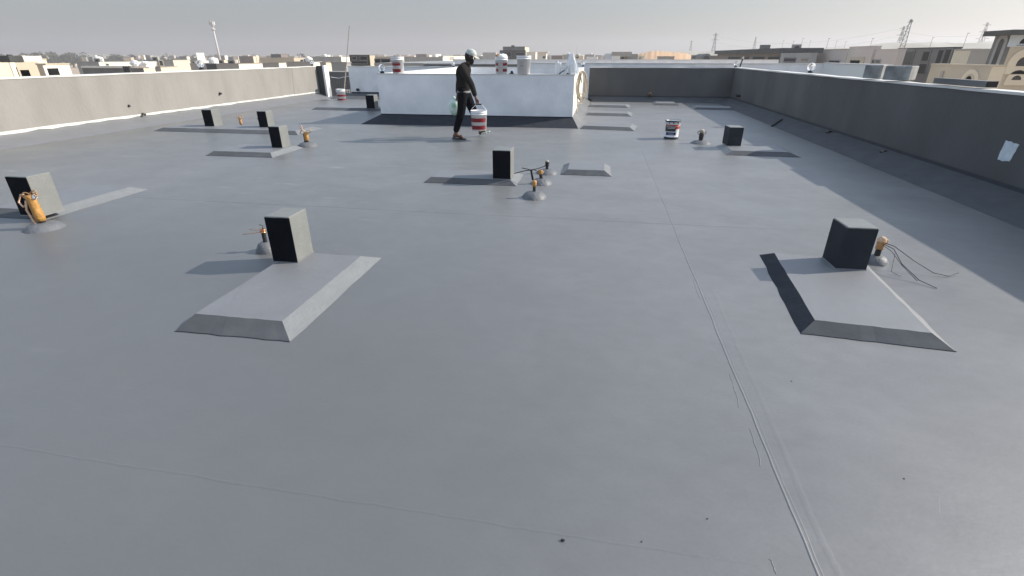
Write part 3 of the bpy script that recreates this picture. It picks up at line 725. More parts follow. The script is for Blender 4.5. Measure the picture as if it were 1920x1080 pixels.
V = [pel, waist, chest, neckb, neck, head, crown, shn, elbn, wrn, shf, elbf, wrf, hipn, kn, an, toen, heeln, hipf, kf, af, toef, heelf]
E_ = [(0, 1), (1, 2), (2, 3), (3, 4), (4, 5), (5, 6), (2, 7), (7, 8), (8, 9), (2, 10), (10, 11), (11, 12), (0, 13), (13, 14), (14, 15), (15, 16), (15, 17), (0, 18), (18, 19), (19, 20), (20, 21), (20, 22)]
Rr = [(.07, .08), (.06, .07), (.07, .085), .045, .045, (.088, .078), (.06, .055), .04, .034, .025, .04, .034, .025, .065, .05, .034, .028, .03, .075, .05, .034, .028, .03]
# hands: palm + fingers
def hand(wr, dirv, side):
    i0 = V.index(wr); base = len(V); d = Vector(dirv).normalized(); palm = wr + d * .055
    V.append(palm); E_.append((i0, base)); Rr.append((.024, .030))
    for k in range(4):
        off = Vector((-.028 + .019 * k, 0, 0)); a = palm + d * .035 + off; ln = (.045, .052, .048, .036)[k]
        b1 = a + d * ln * .6 + Vector((0, side * .012, 0)); c1 = b1 + Vector((0, side * -.028, -.004)) + d * -.01
        n = len(V); V.extend([a, b1, c1]); E_.extend([(base, n), (n, n + 1), (n + 1, n + 2)]); Rr.extend([.0085, .008, .007])
    t = palm + Vector((.032, side * .012, .01)); t2 = t + d * .035 + Vector((0, side * -.018, 0)); n = len(V)
    V.extend([t, t2]); E_.extend([(base, n), (n, n + 1)]); Rr.extend([.010, .008])
hand(wrn, wrn - elbn, -1); hand(wrf, wrf - elbf, 1)
body = skin_obj('body', V, E_, Rr, M['skin'], man, O)
# face: nose, brow, eyes, ear; beard/hair
fd = Vector((.93, 0, -.37)).normalized(); fu = Vector((.37, 0, .93)).normalized()
hc = (head + crown) / 2 - O; hc = hc + Vector((.01, 0, -.005))
MB().ball(hc + fd * .088 - fu * .02, .014, 8, (1, .8, 1.3)).build('nose', M['skin'], man, smooth=True)
for s_ in (-1, 1):
    MB().ball(hc + fd * .074 + Vector((0, s_ * .032, 0)) + fu * .01, .010, 8).build('eye', M['hair'], man, smooth=True)
    MB().ball(hc + Vector((0, s_ * .083, 0)) - fu * .01, .022, 8, (.7, .35, 1.1)).build('ear', M['skin'], man, smooth=True)
MB().ball(hc + fd * .036 - fu * .085, .056, 12, (1.0, 1.0, 1.2), jit=.003).build('beard', M['hair'], man, smooth=True)
MB().ball(hc - fd * .030 - fu * .03, .090, 14, (.95, .96, 1.25), jit=.002).build('hair', M['hair'], man, smooth=True)
# cap: dome + peak
mb = MB(); cc_ = hc + fu * .025 - fd * .003; Rm = Matrix((fd, Vector((0, 1, 0)), fu)).transposed()
dm = [(.098, -.01), (.099, .015), (.092, .045), (.070, .075), (.040, .09), (0, .096)]
st_ = 0; mb.lathe(dm, 18)
for v in mb.bm.verts: v.co = cc_ + Rm @ Vector((v.co.x * 1.08, v.co.y * .92, v.co.z))
mb.build('cap_crown', M['cap_cloth'], man, smooth=True)
mb = MB(); pts_ = []; n = 10
top_ = [Vector((.088 * cos(a), .085 * sin(a), 0)) for a in [R(-65 + 130 * i / n) for i in range(n + 1)]]
out_ = [Vector((.075 + .105 * cos(a), .085 * sin(a), -.022)) for a in [R(-65 + 130 * i / n) for i in range(n + 1)]]
for th in (0, .006):
    rows = [[mb.bm.verts.new(cc_ + Rm @ (p + Vector((0, 0, th)))) for p in rw] for rw in (top_, out_)]
    for i in range(n): mb.bm.faces.new((rows[0][i], rows[0][i + 1], rows[1][i + 1], rows[1][i]))
mb.build('cap_peak', M['cap_cloth'], man, smooth=True)
# sweater
hem = pel + Vector((0, 0, .0)); SV = [hem, waist, chest, uch, neck + Vector((0, 0, .005)), shn, elbn, wrn + (elbn - wrn) * .06, shf, elbf, wrf + (elbf - wrf) * .06]
skin_obj('sweater', SV, [(0, 1), (1, 2), (2, 3), (3, 4), (3, 5), (5, 6), (6, 7), (3, 8), (8, 9), (9, 10)], [(.125, .15), (.12, .145), (.130, .165), (.105, .14), .055, .08, .062, .045, .08, .062, .045], M['shirt'], man, O, 1)
TV = [pel - Vector((0, 0, .01)), hipn, kn, an + Vector((0, 0, .035)), hipf, kf, af + Vector((0, 0, .03)), waist]
skin_obj('trousers', TV, [(0, 1), (1, 2), (2, 3), (0, 4), (4, 5), (5, 6), (0, 7)], [(.118, .135), .112, .088, .064, .112, .085, .060, (.07, .08)], M['trousers'], man, O)
MB().lathe([(.130, .02), (.138, .0), (.132, -.018)], 20, c=(hem - O), sx=1.0, sy=1.15).build('waist_hem', M['belt'], man, smooth=True)
for (t, h_, mm) in ((toen, heeln, 'sandal'), (toef, heelf, 'sandal_pale')):
    a = h_ - O + Vector((-.02, 0, -.028)); b = t - O + Vector((.05, 0, -.028)); w = .045
    u = Vector((0, w, 0)); z_ = Vector((0, 0, .018)); mid = (a + b) / 2
    mb = MB(); mb.hexa([a - u * .8, b - u, b + u, a + u * .8], [a - u * .8 + z_, b - u + z_, b + u + z_, a + u * .8 + z_]); mb.bevel(.006); mb.build('sandal_sole', M[mm], man)
    c = mid + Vector((.05, 0, .02)); MB().tube([c + Vector((0, -.05, .0)), c + Vector((-.01, -.03, .055)), c + Vector((-.01, .03, .055)), c + Vector((0, .05, 0))], .012, 6).build('sandal_strap', M[mm], man)
tag(man, 'man in charcoal sweater and pale cap walking right with a bucket in his hand', 'person')
# the carried bucket, hanging from the near hand
hb = wrn + (wrn - elbn).normalized() * .125
cb = empty('paint_bucket', (hb.x + .015, hb.y - .0, hb.z - .375 - .115), R(0))
bucket_parts(cb, r0=.142, r1=.158, h=.375, bands=[(.027, .10, R(188), R(342)), (.165, .238, R(188), R(342))], handle=None)
MB().tube([(-.165, 0, .31), (-.14, 0, .40), (-.05, 0, .485), (0, 0, .492), (.05, 0, .485), (.14, 0, .40), (.165, 0, .31)], .0045, 6).build('handle', M['plastic'], cb, smooth=True)
MB().tube([(-.06, 0, .486), (.06, 0, .486)], .012, 8).build('grip', M['cable'], cb)
tag(cb, 'white bucket with two red bands carried by the walking man', 'bucket')
# green bag in the far hand
random.seed(3)
bg = empty('plastic_bag', (wrf.x - .09, wrf.y + .02, wrf.z - .1)); mb = MB()
mb.lathe([(0, -.30), (.07, -.285), (.12, -.21), (.135, -.12), (.11, -.03), (.05, .035), (.02, .07), (0, .08)], 20, jit=.06, sx=.85, sy=.6)
mb.build('bag_body', M['bag'], bg, smooth=True)
tag(bg, 'pale green translucent plastic bag hanging behind the walking man', 'bag')

# small debris on the floor
for px, py in ((1055, 1014), (1203, 1016), (660, 858), (1325, 973), (1695, 898), (1326, 972)): pass
db = empty('debris', at(1055, 1014)); MB().ball((0, 0, .004), .007, 6, (1, .7, .7), jit=.002).build('chip', M['cable'], db)
tag(db, 'largest tiny black chip lying alone on the bare floor, bottom centre of the view', 'debris')
for i, (px, py) in enumerate(((1326, 973), (1203, 1016), (1695, 898), (1484, 715))):
    c = copy_tree(db); c.location = at(px, py); c.scale = (.45, .45, .4); c.rotation_euler.z = i
    tag(c, 'speck of dark grit stuck on the bare foreground floor', 'debris', 'specks of grit on the floor')

# ---------------------------------------------------------------- setting beyond the roof
GZ = -7.5
mb = MB(); n = 48
mb.poly([(2600 * cos(2 * pi * i / n), 2600 * sin(2 * pi * i / n), GZ - .01) for i in range(n)])
tag(mb.build('ground', M['sand']), kind='structure')

def window(parent, face, fixed, a0, a1, z0, z1, arch=False, frame='greyv', pane='glass_dk', fr=.08, o=Vector()):
    """face 'f': lies in the plane y=fixed seen from -y; 'r': plane x=fixed seen from +x; 'l': plane x=fixed seen from -x"""
    a0, a1 = sorted((a0, a1)); z0, z1 = sorted((z0, z1))
    sg = {'f': -1, 'r': 1, 'l': -1}[face]
    def pt(a, z, off):
        return (Vector((a, fixed + sg * off, z)) if face == 'f' else Vector((fixed + sg * off, a, z))) - o
    def outline(g):
        if not arch: return [(a0 - g, z0 - g), (a1 + g, z0 - g), (a1 + g, z1 + g), (a0 - g, z1 + g)]
        c = (a0 + a1) / 2; r = (a1 - a0) / 2 + g; zc = max(z0, z1 - (a1 - a0) / 2)
        return [(a0 - g, z0 - g), (a1 + g, z0 - g)] + [(c + r * cos(pi * i / 10), zc + r * sin(pi * i / 10)) for i in range(11)]
    mb = MB(); oo = outline(fr); f = mb.poly([pt(a, z, .0) for a, z in oo]); r = bmesh.ops.extrude_face_region(mb.bm, geom=[f])
    v_ = pt(0, 0, .06) - pt(0, 0, 0)
    for v in r['geom']:
        if isinstance(v, bmesh.types.BMVert): v.co += v_
    w = mb.build('window', M[frame], parent)
    mb = MB(); mb.poly([pt(a, z, .064) for a, z in outline(0)]); mb.build('pane', M[pane], w)
    return w

roofs = []
def house(name, label, side, pa, pb, pc, ytop, d, m_='cream', mside=None, wins=(), cap=True, dmin=.8, dmax=26, capm=None, roofm=None, group=None, cat='house', band=.05, gz=GZ, cth=.03):
    """side 'L' : front (-y) face spans pa..pb, +x face spans pb..pc.  'R': -x face spans pa..pb, front face pb..pc"""
    C = far(pb, d); zt = far(pb, d, ytop).z
    def rY(px):
        r = ray(px, 105); return r.x / r.y * C.y
    def rX(px):
        r = ray(px, 105); return r.y / r.x * C.x
    if side == 'L':
        x0, x1 = rY(pa), C.x; dep = (rX(pc) - C.y) if pc > pb and C.x < 0 else 10
    else:
        x0, x1 = C.x, rY(pc); dep = (rX(pa) - C.y) if pa < pb and C.x > 0 else 10
    if not (dep > 0): dep = dmax
    dep = min(max(dep, dmin), dmax); y0, y1 = C.y, C.y + dep
    if x1 - x0 < .6:
        if side == 'L': x0 = x1 - .6
        else: x1 = x0 + .6
    capm = capm or m_
    o = Vector(((x0 + x1) / 2, y0, gz)); e = empty(name, o)
    mb = MB(); X0, X1, Y0, Y1, T = x0 - o.x, x1 - o.x, 0, y1 - y0, zt - gz
    ph = .0 if not cap else .8; th = .2
    # walls with a sunk roof behind the parapet
    vb = [mb.bm.verts.new(p) for p in ((X0, Y0, 0), (X1, Y0, 0), (X1, Y1, 0), (X0, Y1, 0))]
    vt = [mb.bm.verts.new(p) for p in ((X0, Y0, T), (X1, Y0, T), (X1, Y1, T), (X0, Y1, T))]
    fs = [mb.bm.faces.new((vb[i], vb[(i + 1) % 4], vt[(i + 1) % 4], vt[i])) for i in range(4)]
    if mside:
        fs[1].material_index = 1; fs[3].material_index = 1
    if cap:
        vi = [mb.bm.verts.new(p) for p in ((X0 + th, Y0 + th, T), (X1 - th, Y0 + th, T), (X1 - th, Y1 - th, T), (X0 + th, Y1 - th, T))]
        vd = [mb.bm.verts.new((v.co.x, v.co.y, T - ph)) for v in vi]
        for i in range(4):
            j = (i + 1) % 4; mb.bm.faces.new((vt[i], vt[j], vi[j], vi[i])); mb.bm.faces.new((vi[i], vi[j], vd[j], vd[i]))
        mb.bm.faces.new(vd)
    else: mb.bm.faces.new(vt)
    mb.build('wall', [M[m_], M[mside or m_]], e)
    if cap:
        mb = MB(); g = cth; q = [(X0, Y0), (X1, Y0), (X1, Y1), (X0, Y1)]
        def ringq(a, z): return [mb.bm.verts.new((x + (a if x > 0 else -a), y + (a if y > Y1 / 2 else -a), z)) for x, y in q]
        o0, o1, i1, i0 = ringq(g, T - band), ringq(g, T + .03), ringq(-th - .01, T + .03), ringq(-.001, T - band)
        for A_, B_ in ((o0, o1), (o1, i1), (i0, o0)):
            for i in range(4):
                j = (i + 1) % 4; mb.bm.faces.new((A_[i], A_[j], B_[j], B_[i]))
        mb.build('roof_edge', M[capm], e)
    for w in wins:
        f_, px0, px1, wy0, wy1 = w[:5]; kw = w[5] if len(w) > 5 else {}
        if f_ == 'f':
            p = atY((px0 + px1) / 2, wy1, y0); q = atY((px0 + px1) / 2, wy0, y0)
            a0 = atY(px0, (wy0 + wy1) / 2, y0).x; a1 = atY(px1, (wy0 + wy1) / 2, y0).x
            window(e, 'f', y0, a0, a1, p.z, q.z, o=o, **kw)
        else:
            xx = x1 if side == 'L' else x0
            p = atX((px0 + px1) / 2, wy1, xx); q = atX((px0 + px1) / 2, wy0, xx)
            a0 = atX(px0, (wy0 + wy1) / 2, xx).y; a1 = atX(px1, (wy0 + wy1) / 2, xx).y
            window(e, 'r' if side == 'L' else 'l', xx, a0, a1, p.z, q.z, o=o, **kw)
    roofs.append((x0, x1, y0, y1, zt, d, cap, name)); tag(e, label, cat, group); return e, (x0, x1, y0, y1, zt)
DK = dict(frame='concrete', pane='hole', fr=.12); CW = dict(frame='cream_pale', fr=.15); AR = dict(frame='cream', fr=.35, arch=True)
# left: grey fronts carry painted shade, cream sides painted sunlight
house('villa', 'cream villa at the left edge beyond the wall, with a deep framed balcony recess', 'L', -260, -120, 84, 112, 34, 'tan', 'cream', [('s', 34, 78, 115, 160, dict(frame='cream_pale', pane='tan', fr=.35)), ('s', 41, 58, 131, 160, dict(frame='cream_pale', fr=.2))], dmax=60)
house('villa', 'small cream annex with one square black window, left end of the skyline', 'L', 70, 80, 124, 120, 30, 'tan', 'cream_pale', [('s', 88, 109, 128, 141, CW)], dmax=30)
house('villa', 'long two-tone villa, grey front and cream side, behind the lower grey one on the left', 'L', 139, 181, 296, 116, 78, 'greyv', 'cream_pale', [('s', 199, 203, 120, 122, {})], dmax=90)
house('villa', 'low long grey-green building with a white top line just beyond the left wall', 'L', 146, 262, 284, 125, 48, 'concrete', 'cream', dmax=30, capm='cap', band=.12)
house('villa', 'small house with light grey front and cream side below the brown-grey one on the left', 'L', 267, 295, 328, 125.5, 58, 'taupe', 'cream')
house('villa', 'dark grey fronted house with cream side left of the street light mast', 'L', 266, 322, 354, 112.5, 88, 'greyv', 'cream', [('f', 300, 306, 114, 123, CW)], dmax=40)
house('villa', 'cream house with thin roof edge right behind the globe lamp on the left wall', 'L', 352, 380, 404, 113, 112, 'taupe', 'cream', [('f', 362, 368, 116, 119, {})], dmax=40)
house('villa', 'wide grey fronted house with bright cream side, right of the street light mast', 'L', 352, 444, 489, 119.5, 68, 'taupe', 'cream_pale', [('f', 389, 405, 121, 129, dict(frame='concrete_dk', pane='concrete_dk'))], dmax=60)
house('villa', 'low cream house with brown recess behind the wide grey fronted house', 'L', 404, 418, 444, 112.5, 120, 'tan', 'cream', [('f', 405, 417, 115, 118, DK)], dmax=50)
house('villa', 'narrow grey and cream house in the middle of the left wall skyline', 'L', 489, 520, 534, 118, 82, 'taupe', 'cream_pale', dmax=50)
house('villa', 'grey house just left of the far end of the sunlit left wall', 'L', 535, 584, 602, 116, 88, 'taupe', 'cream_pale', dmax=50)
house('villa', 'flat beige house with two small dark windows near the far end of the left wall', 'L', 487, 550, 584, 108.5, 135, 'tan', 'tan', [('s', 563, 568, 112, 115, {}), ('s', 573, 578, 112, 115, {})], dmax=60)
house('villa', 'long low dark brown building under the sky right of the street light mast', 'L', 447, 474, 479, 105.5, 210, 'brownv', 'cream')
house('unfinished_building', 'distant dark unfinished building above the left wall', 'L', 508, 527, 540, 101.5, 270, 'concrete_dk', 'brownv', dmax=60)
house('villa', 'long dark grey house with cream end behind the railing gap', 'L', 584, 639, 655, 106.5, 150, 'greyv', 'cream_pale', dmax=60)
house('villa', 'narrow cream house in the gap above the railing, left of a grey wall', 'L', 604, 609, 620, 117, 52, 'taupe', 'cream', dmax=20)
house('villa', 'square grey house seen through the gap above the railing', 'L', 619, 647, 656, 117, 40, 'greyv', 'greyv', dmax=20, cap=True, capm='greyv')
house('unfinished_building', 'dark unfinished concrete shell left of the first striped bucket', 'L', 655, 693, 703, 103, 92, 'concrete_dk', 'tan', [('f', 661, 668, 107, 111, DK), ('f', 676, 688, 106, 112, DK), ('f', 660, 688, 115, 119, DK)], dmax=40, capm='concrete')
house('villa', 'cream house with dark open veranda behind the first striped bucket', 'L', 703, 752, 757, 106.5, 80, 'tan', 'cream', [('f', 704, 713, 111.5, 122, DK), ('f', 716, 731, 111.5, 122, DK)], dmax=30, band=.7)
house('villa', 'long grey house right of the first striped bucket', 'L', 752, 829, 831, 107, 150, 'greyv', 'greyv', dmax=30)
house('villa', 'cream walled house directly left of the walking man', 'L', 822, 831, 874, 105.2, 165, 'tan', 'cream_pale', [('s', 843, 851, 107, 112, dict(frame='tan', pane='taupe'))], dmax=200)
house('villa', 'large flat bright white roof behind the stairwell block, left of the man', 'L', 700, 905, 906, 118.5, 44, 'greyv', 'whitev', cap=False, dmin=17)
# put a white sheet roof on it
house('villa', 'small bright white box house on the skyline left of the man', 'L', 810, 817, 827, 101.5, 260, 'whitev', 'whitev', cap=False, dmax=40)
house('villa', 'dark brown roofed low house on the skyline right of the first bucket', 'L', 780, 800, 803, 101.5, 300, 'brownv', 'brownv', dmax=40)
# centre
house('villa', 'pale grey block on the skyline right of the man head', 'L', 905, 930, 931, 98.5, 280, 'greyv', 'cream_pale', dmax=30)
house('unfinished_building', 'dark concrete frame building behind the white buckets', 'L', 937, 985, 986, 94.5, 150, 'concrete_dk', 'concrete_dk', [('f', 940, 958, 98, 106, DK), ('f', 967, 983, 99, 106, DK)], dmax=7, capm='concrete_dk')
house('unfinished_building', 'grey top storey set back above the dark concrete frame', 'L', 943, 984, 992, 87.5, 160, 'concrete', 'cream', dmax=30, capm='concrete_dk')
house('villa', 'cream house directly right of the dark concrete frame building', 'L', 987, 1004, 1007, 97.5, 142, 'cream_pale', 'cream_pale', dmax=20)
house('villa', 'narrow cream tower house with flared cornice in the centre skyline', 'L', 1008, 1024, 1026, 97.5, 138, 'cream_pale', 'cream_pale', [('f', 1018, 1022, 106, 109, {})], dmax=10, cth=.5)
house('villa', 'low brown house left of the plastic sheet', 'L', 1034, 1055, 1056, 104, 190, 'brownv', 'brownv', dmax=20)
house('villa', 'grey house right behind the plastic sheet', 'L', 1056, 1073, 1074, 102.5, 200, 'greyv', 'greyv', dmax=20)
house('villa', 'mixed cream house right of the plastic sheet', 'L', 1075, 1094, 1095, 104.5, 210, 'cream', 'cream', [('f', 1080, 1085, 106, 109, {})], dmax=20)
house('villa', 'dark grey house above the left end of the back wall', 'L', 1097, 1114, 1115, 102.5, 230, 'greyv', 'greyv', dmax=20)
house('villa', 'white sheds above the left part of the back wall', 'L', 1100, 1120, 1121, 107, 150, 'whitev', 'whitev', dmax=20)
house('villa', 'bluish grey house above the back wall, left of the flared roof', 'R', 1134, 1135, 1153, 100.5, 260, 'bluev', 'bluev', dmax=20)
house('villa', 'brown house with a wide flared roof above the middle of the back wall', 'R', 1153, 1154, 1177, 97.5, 120, 'brownv', 'brownv', [('f', 1164, 1170, 107, 111, {})], dmax=10, capm='taupe', cth=.8, band=.9)
house('villa', 'white pick of sheds at the foot of the flared roof house', 'R', 1148, 1149, 1163, 105, 110, 'whitev', 'whitev', dmax=8)
house('villa', 'grey house right of the flared roof house', 'R', 1177, 1178, 1196, 101.5, 125, 'greyv', 'greyv', dmax=10)
house('villa', 'beige cottage at the foot of the orange dune', 'R', 1196, 1197, 1207, 104.5, 115, 'cream', 'cream', [('f', 1199, 1201, 108, 110, {})], dmax=10)
house('villa', 'row of cream and grey sheds in front of the orange dune', 'R', 1232, 1233, 1265, 106, 112, 'taupe', 'cream', dmax=10, capm='concrete_dk')
house('villa', 'grey brown house at the right foot of the orange dune', 'R', 1296, 1297, 1316, 103.5, 120, 'taupe', 'taupe', [('f', 1298, 1313, 106, 108, {})], dmax=10)
house('villa', 'small tan house left of the long grey building', 'R', 1332, 1333, 1346, 104.5, 110, 'brownv', 'brownv', dmax=10)
# arched shed
e = empty('arched_shed', far(1325, 112) * 1.0); e.location.z = GZ; mb = MB(); zt = far(1325, 112, 100.5).z - GZ
pts = [(-1.0, 0), (1.0, 0)] + [(1.0 * cos(pi * i / 12), zt - .9 + .9 * sin(pi * i / 12)) for i in range(13)]
f = mb.poly([(a, 0, z) for a, z in pts]); r = bmesh.ops.extrude_face_region(mb.bm, geom=[f])
for v in r['geom']:
    if isinstance(v, bmesh.types.BMVert): v.co.y += 8
mb.build('wall', M['concrete'], e); window(e, 'f', e.location.y, e.location.x - .7, e.location.x + .7, GZ + zt - 2.2, GZ + zt - .3, arch=True, frame='greyv', pane='concrete_dk', fr=.1, o=e.location)
tag(e, 'small grey shed with a round arched top beside the long grey building', 'shed')
# right
house('villa', 'long grey building with deep roof band and dark windows above the back right corner', 'R', 1345, 1470, 1530, 90.5, 66, 'brownv', 'brownv', [('s', 1366, 1388, 107, 111, DK), ('s', 1396, 1404, 107, 111, DK), ('s', 1412, 1434, 107, 111, DK), ('s', 1441, 1462, 106.5, 112, DK)], dmax=90, capm='concrete_dk', band=.55, cth=.5)
house('villa', 'small rooftop stair box on the long grey building', 'R', 1423, 1424, 1441, 84.5, 84, 'concrete', 'concrete', dmax=4, gz=1.5, cat='roof house')
house('villa', 'low grey house with wide dark windows in front of the long grey building', 'R', 1464, 1520, 1524, 99.5, 56, 'greyv', 'greyv', [('s', 1471, 1492, 110, 115, DK), ('s', 1503, 1515, 110, 114, dict(frame='greyv', pane='brownv'))], dmax=60, capm='greyv')
house('villa', 'pinkish beige house, leftmost of three above the right wall', 'R', 1523, 1587, 1590, 92, 60, 'taupe', 'pink', [('s', 1555, 1575, 114, 118, {})], dmax=60, capm='taupe')
house('villa', 'pinkish beige house, tallest of three above the right wall', 'R', 1589, 1635, 1640, 86.5, 52, 'pink', 'pink', [('s', 1594, 1620, 108, 120, dict(frame='tan', pane='tan')), ('s', 1595, 1613, 113, 120, {})], dmax=50, capm='pink')
house('villa', 'pinkish house with two small black windows, rightmost of three above the right wall', 'R', 1630, 1682, 1688, 92, 48, 'pink', 'pink', [('s', 1631, 1640, 113, 118, {}), ('s', 1643, 1651, 113, 118, {})], dmax=50, capm='pink')
house('unfinished_building', 'dark grey unfinished house with empty openings above the foam blocks', 'R', 1680, 1783, 1792, 88.5, 45, 'concrete_dk', 'concrete', [('s', 1684, 1712, 97, 121, dict(frame='concrete', pane='concrete_dk')), ('s', 1731, 1743, 97, 114, DK), ('s', 1723, 1737, 120, 138, DK), ('s', 1758, 1767, 94, 121, DK), ('s', 1771, 1781, 93, 122, DK)], dmax=40, capm='concrete_dk')
house('villa', 'plain pale yellow house wall between the unfinished house and the tall arched villa', 'R', 1786, 1817, 1818, 92, 42, 'cream', 'cream', dmax=40, capm='taupe', band=.1)
house('villa', 'plain taupe house wall left of the tall arched villa', 'R', 1817, 1860, 1861, 92, 38, 'taupe', 'taupe', dmax=40, capm='taupe', band=.1)
house('villa', 'low beige villa with one arched window just beyond the right wall', 'R', 1752, 1868, 1880, 123, 27, 'cream', 'tan', [('s', 1806, 1830, 138, 170, dict(frame='cream', pane='tan', fr=.22, arch=True)), ('s', 1812, 1825, 144, 153, dict(frame='cream', arch=True, fr=.05)), ('s', 1765, 1769, 134, 146, dict(frame='taupe', pane='taupe', fr=.02))], dmax=30, capm='tan')
house('villa', 'tall grey-sided villa with tall arched window at the right edge of the skyline', 'R', 1853, 1888, 2100, 57, 33, 'tan', 'concrete', [('s', 1868, 1877, 73, 125, dict(frame='greyv', arch=True, pane='concrete_dk', fr=.25)), ('f', 1897, 2080, 61, 84, dict(frame='bluev', pane='bluev', fr=.1)),
       ('f', 1911, 1935, 73, 82, dict(frame='bluev', arch=True, fr=.1)), ('f', 1906, 1934, 106, 124, dict(frame='cream', arch=True, fr=.45)), ('f', 1896, 1914, 143, 150, dict(frame='cream', arch=True, fr=.3)), ('f', 1985, 2010, 106, 124, dict(frame='cream', arch=True, fr=.45))], dmax=14, capm='concrete_dk', band=.25, cth=.45)
# close neighbour parapets behind the back and right walls
def nwall(label, m_, p, q, top, th=.2, capc='cap'):
    p = Vector((*p, 0)); q = Vector((*q, 0)); d = (q - p).normalized(); n_ = Vector((-d.y, d.x, 0)) * th
    e = empty('neighbour_parapet', p); a = Vector(); b = q - p
    dn = Vector((0, 0, GZ)); up = Vector((0, 0, top))
    MB().hexa([a + dn, b + dn, b + n_ + dn, a + n_ + dn], [a + up, b + up, b + n_ + up, a + n_ + up]).build('wall_face', M[m_], e)
    u2 = Vector((0, 0, top + .03)); g = n_ * .1
    MB().hexa([a - g + up, b - g + up, b + n_ + g + up, a + n_ + g + up], [a - g + u2, b - g + u2, b + n_ + g + u2, a + n_ + g + u2]).build('coping', M[capc], e)
    tag(e, label, 'parapet wall'); return e
nwall('nearer pale grey neighbour parapet with a white top line behind the back wall', 'white', (-3.6, 24), (9.0, 24), atY(1200, 119.5, 24).z)
nwall('farther pale grey neighbour parapet behind the nearer one', 'white', (-9, 33), (10, 33), atY(1200, 112.5, 33).z)
nwall('white neighbour parapet running away beyond the right wall', 'whitev', (9.0, atX(1662, 121, 9.0).y), (9.0, 24), atX(1560, 119.5, 9).z, -.2)
nwall('grey neighbour parapet seen through the gap with the railing', 'concrete', (-17, 23.5), (-9.2, 23.5), atY(628, 135, 23.5).z)
nwall('grey neighbour parapet behind the bluish white wall, left of the man', 'concrete', (-9.1, 27.5), (-3.65, 27.5), atY(800, 120.2, 27.5).z)

# skyline clutter -------------------------------------------------
e = empty('water_tank', far(18, 35)); e.location.z = far(18, 35, 117).z
MB().box(-.45, .45, -.45, .45, 0, .40).bevel(.08).build('tank_body', M['concrete_dk'], e); MB().lathe([(0, .4), (.15, .4), (.15, .46), (0, .46)], 12).build('lid', M['concrete_dk'], e)
tag(e, 'dark square water tank on the leftmost villa', 'water tank')
e = empty('signboard', far(376, 75), R(60)); e.location.z = far(376, 75, 114).z
MB().box(-.5, .5, -.05, .05, 0, far(376, 75, 99).z - e.location.z).bevel(.01).build('panel_body', M['whitev'], e)
MB().box(-.8, .8, -.4, .4, -.6, 0).build('panel_foot', M['whitev'], e)
tag(e, 'bright white upright panel on a roof left of the street light mast', 'panel')
e = empty('sack_pile', far(252, 46)); e.location.z = far(252, 46, 127.5).z
random.seed(2); mb = MB()
for k in range(9): mb.ball((random.uniform(-.75, .75), random.uniform(-.2, .2), .12 + random.uniform(0, .32)), .24, 8, (1.1, 1, .7), jit=.03)
mb.build('sacks', M['plastic'], e); tag(e, 'heap of white sacks on the low grey-green roof', 'sacks')
for k, px in enumerate((226, 231, 236)):
    e = empty('gas_bottle', far(px, 45.5)); e.location.z = far(px, 45.5, 135).z
    MB().lathe([(0, -1), (.09, -1), (.10, 0), (.10, .38), (.06, .46), (0, .47)], 12).build('bottle_body', M['concrete_dk'], e, smooth=True)
    tag(e, 'one of three dark posts standing beside the white sacks', 'post', 'three dark posts beside the sacks')
# street light mast with floodlight ring
b = far(411, 240); tz = far(395, 240, 40).z; e = empty('light_mast', (b.x, b.y, GZ))
MB().tube([(0, 0, 0), (0, 0, tz - GZ - .5)], [.55, .30], 10).build('mast_pole', M['mast'], e, smooth=True)
mb = MB(); mb.lathe([(.4, tz - GZ - 3.6), (.9, tz - GZ - 3.2), (.9, tz - GZ - 2.9), (.4, tz - GZ - 2.6)], 12); mb.build('mast_collar', M['mast'], e)
mb = MB()
for k in range(8):
    a = 2 * pi * k / 8; mb.box(.75 * cos(a) - .3, .75 * cos(a) + .3, .75 * sin(a) - .3, .75 * sin(a) + .3, tz - GZ - 1.4, tz - GZ - .1)
mb.lathe([(.3, tz - GZ - 1.9), (.8, tz - GZ - 1.8), (.8, tz - GZ - 1.6), (.3, tz - GZ - 1.5)], 12)
mb.build('floodlight_ring', M['mast'], e); tag(e, 'tall white floodlight mast rising above the left wall', 'light mast')
# satellite dish
e = empty('satellite_dish', far(313, 80)); e.location.z = far(313, 80, 111).z
mb = MB(); mb.lathe([(0, 0), (.18, .02), (.33, .08)], 16)
for v in mb.bm.verts: v.co = Vector((v.co.x, -v.co.z, v.co.y + .55))
mb.build('dish', M['whitev'], e); MB().tube([(0, 0, 0), (0, 0, .55)], .05, 6).build('dish_stand', M['steel'], e)
tag(e, 'white satellite dish on a roof left of the street light mast', 'satellite dish')
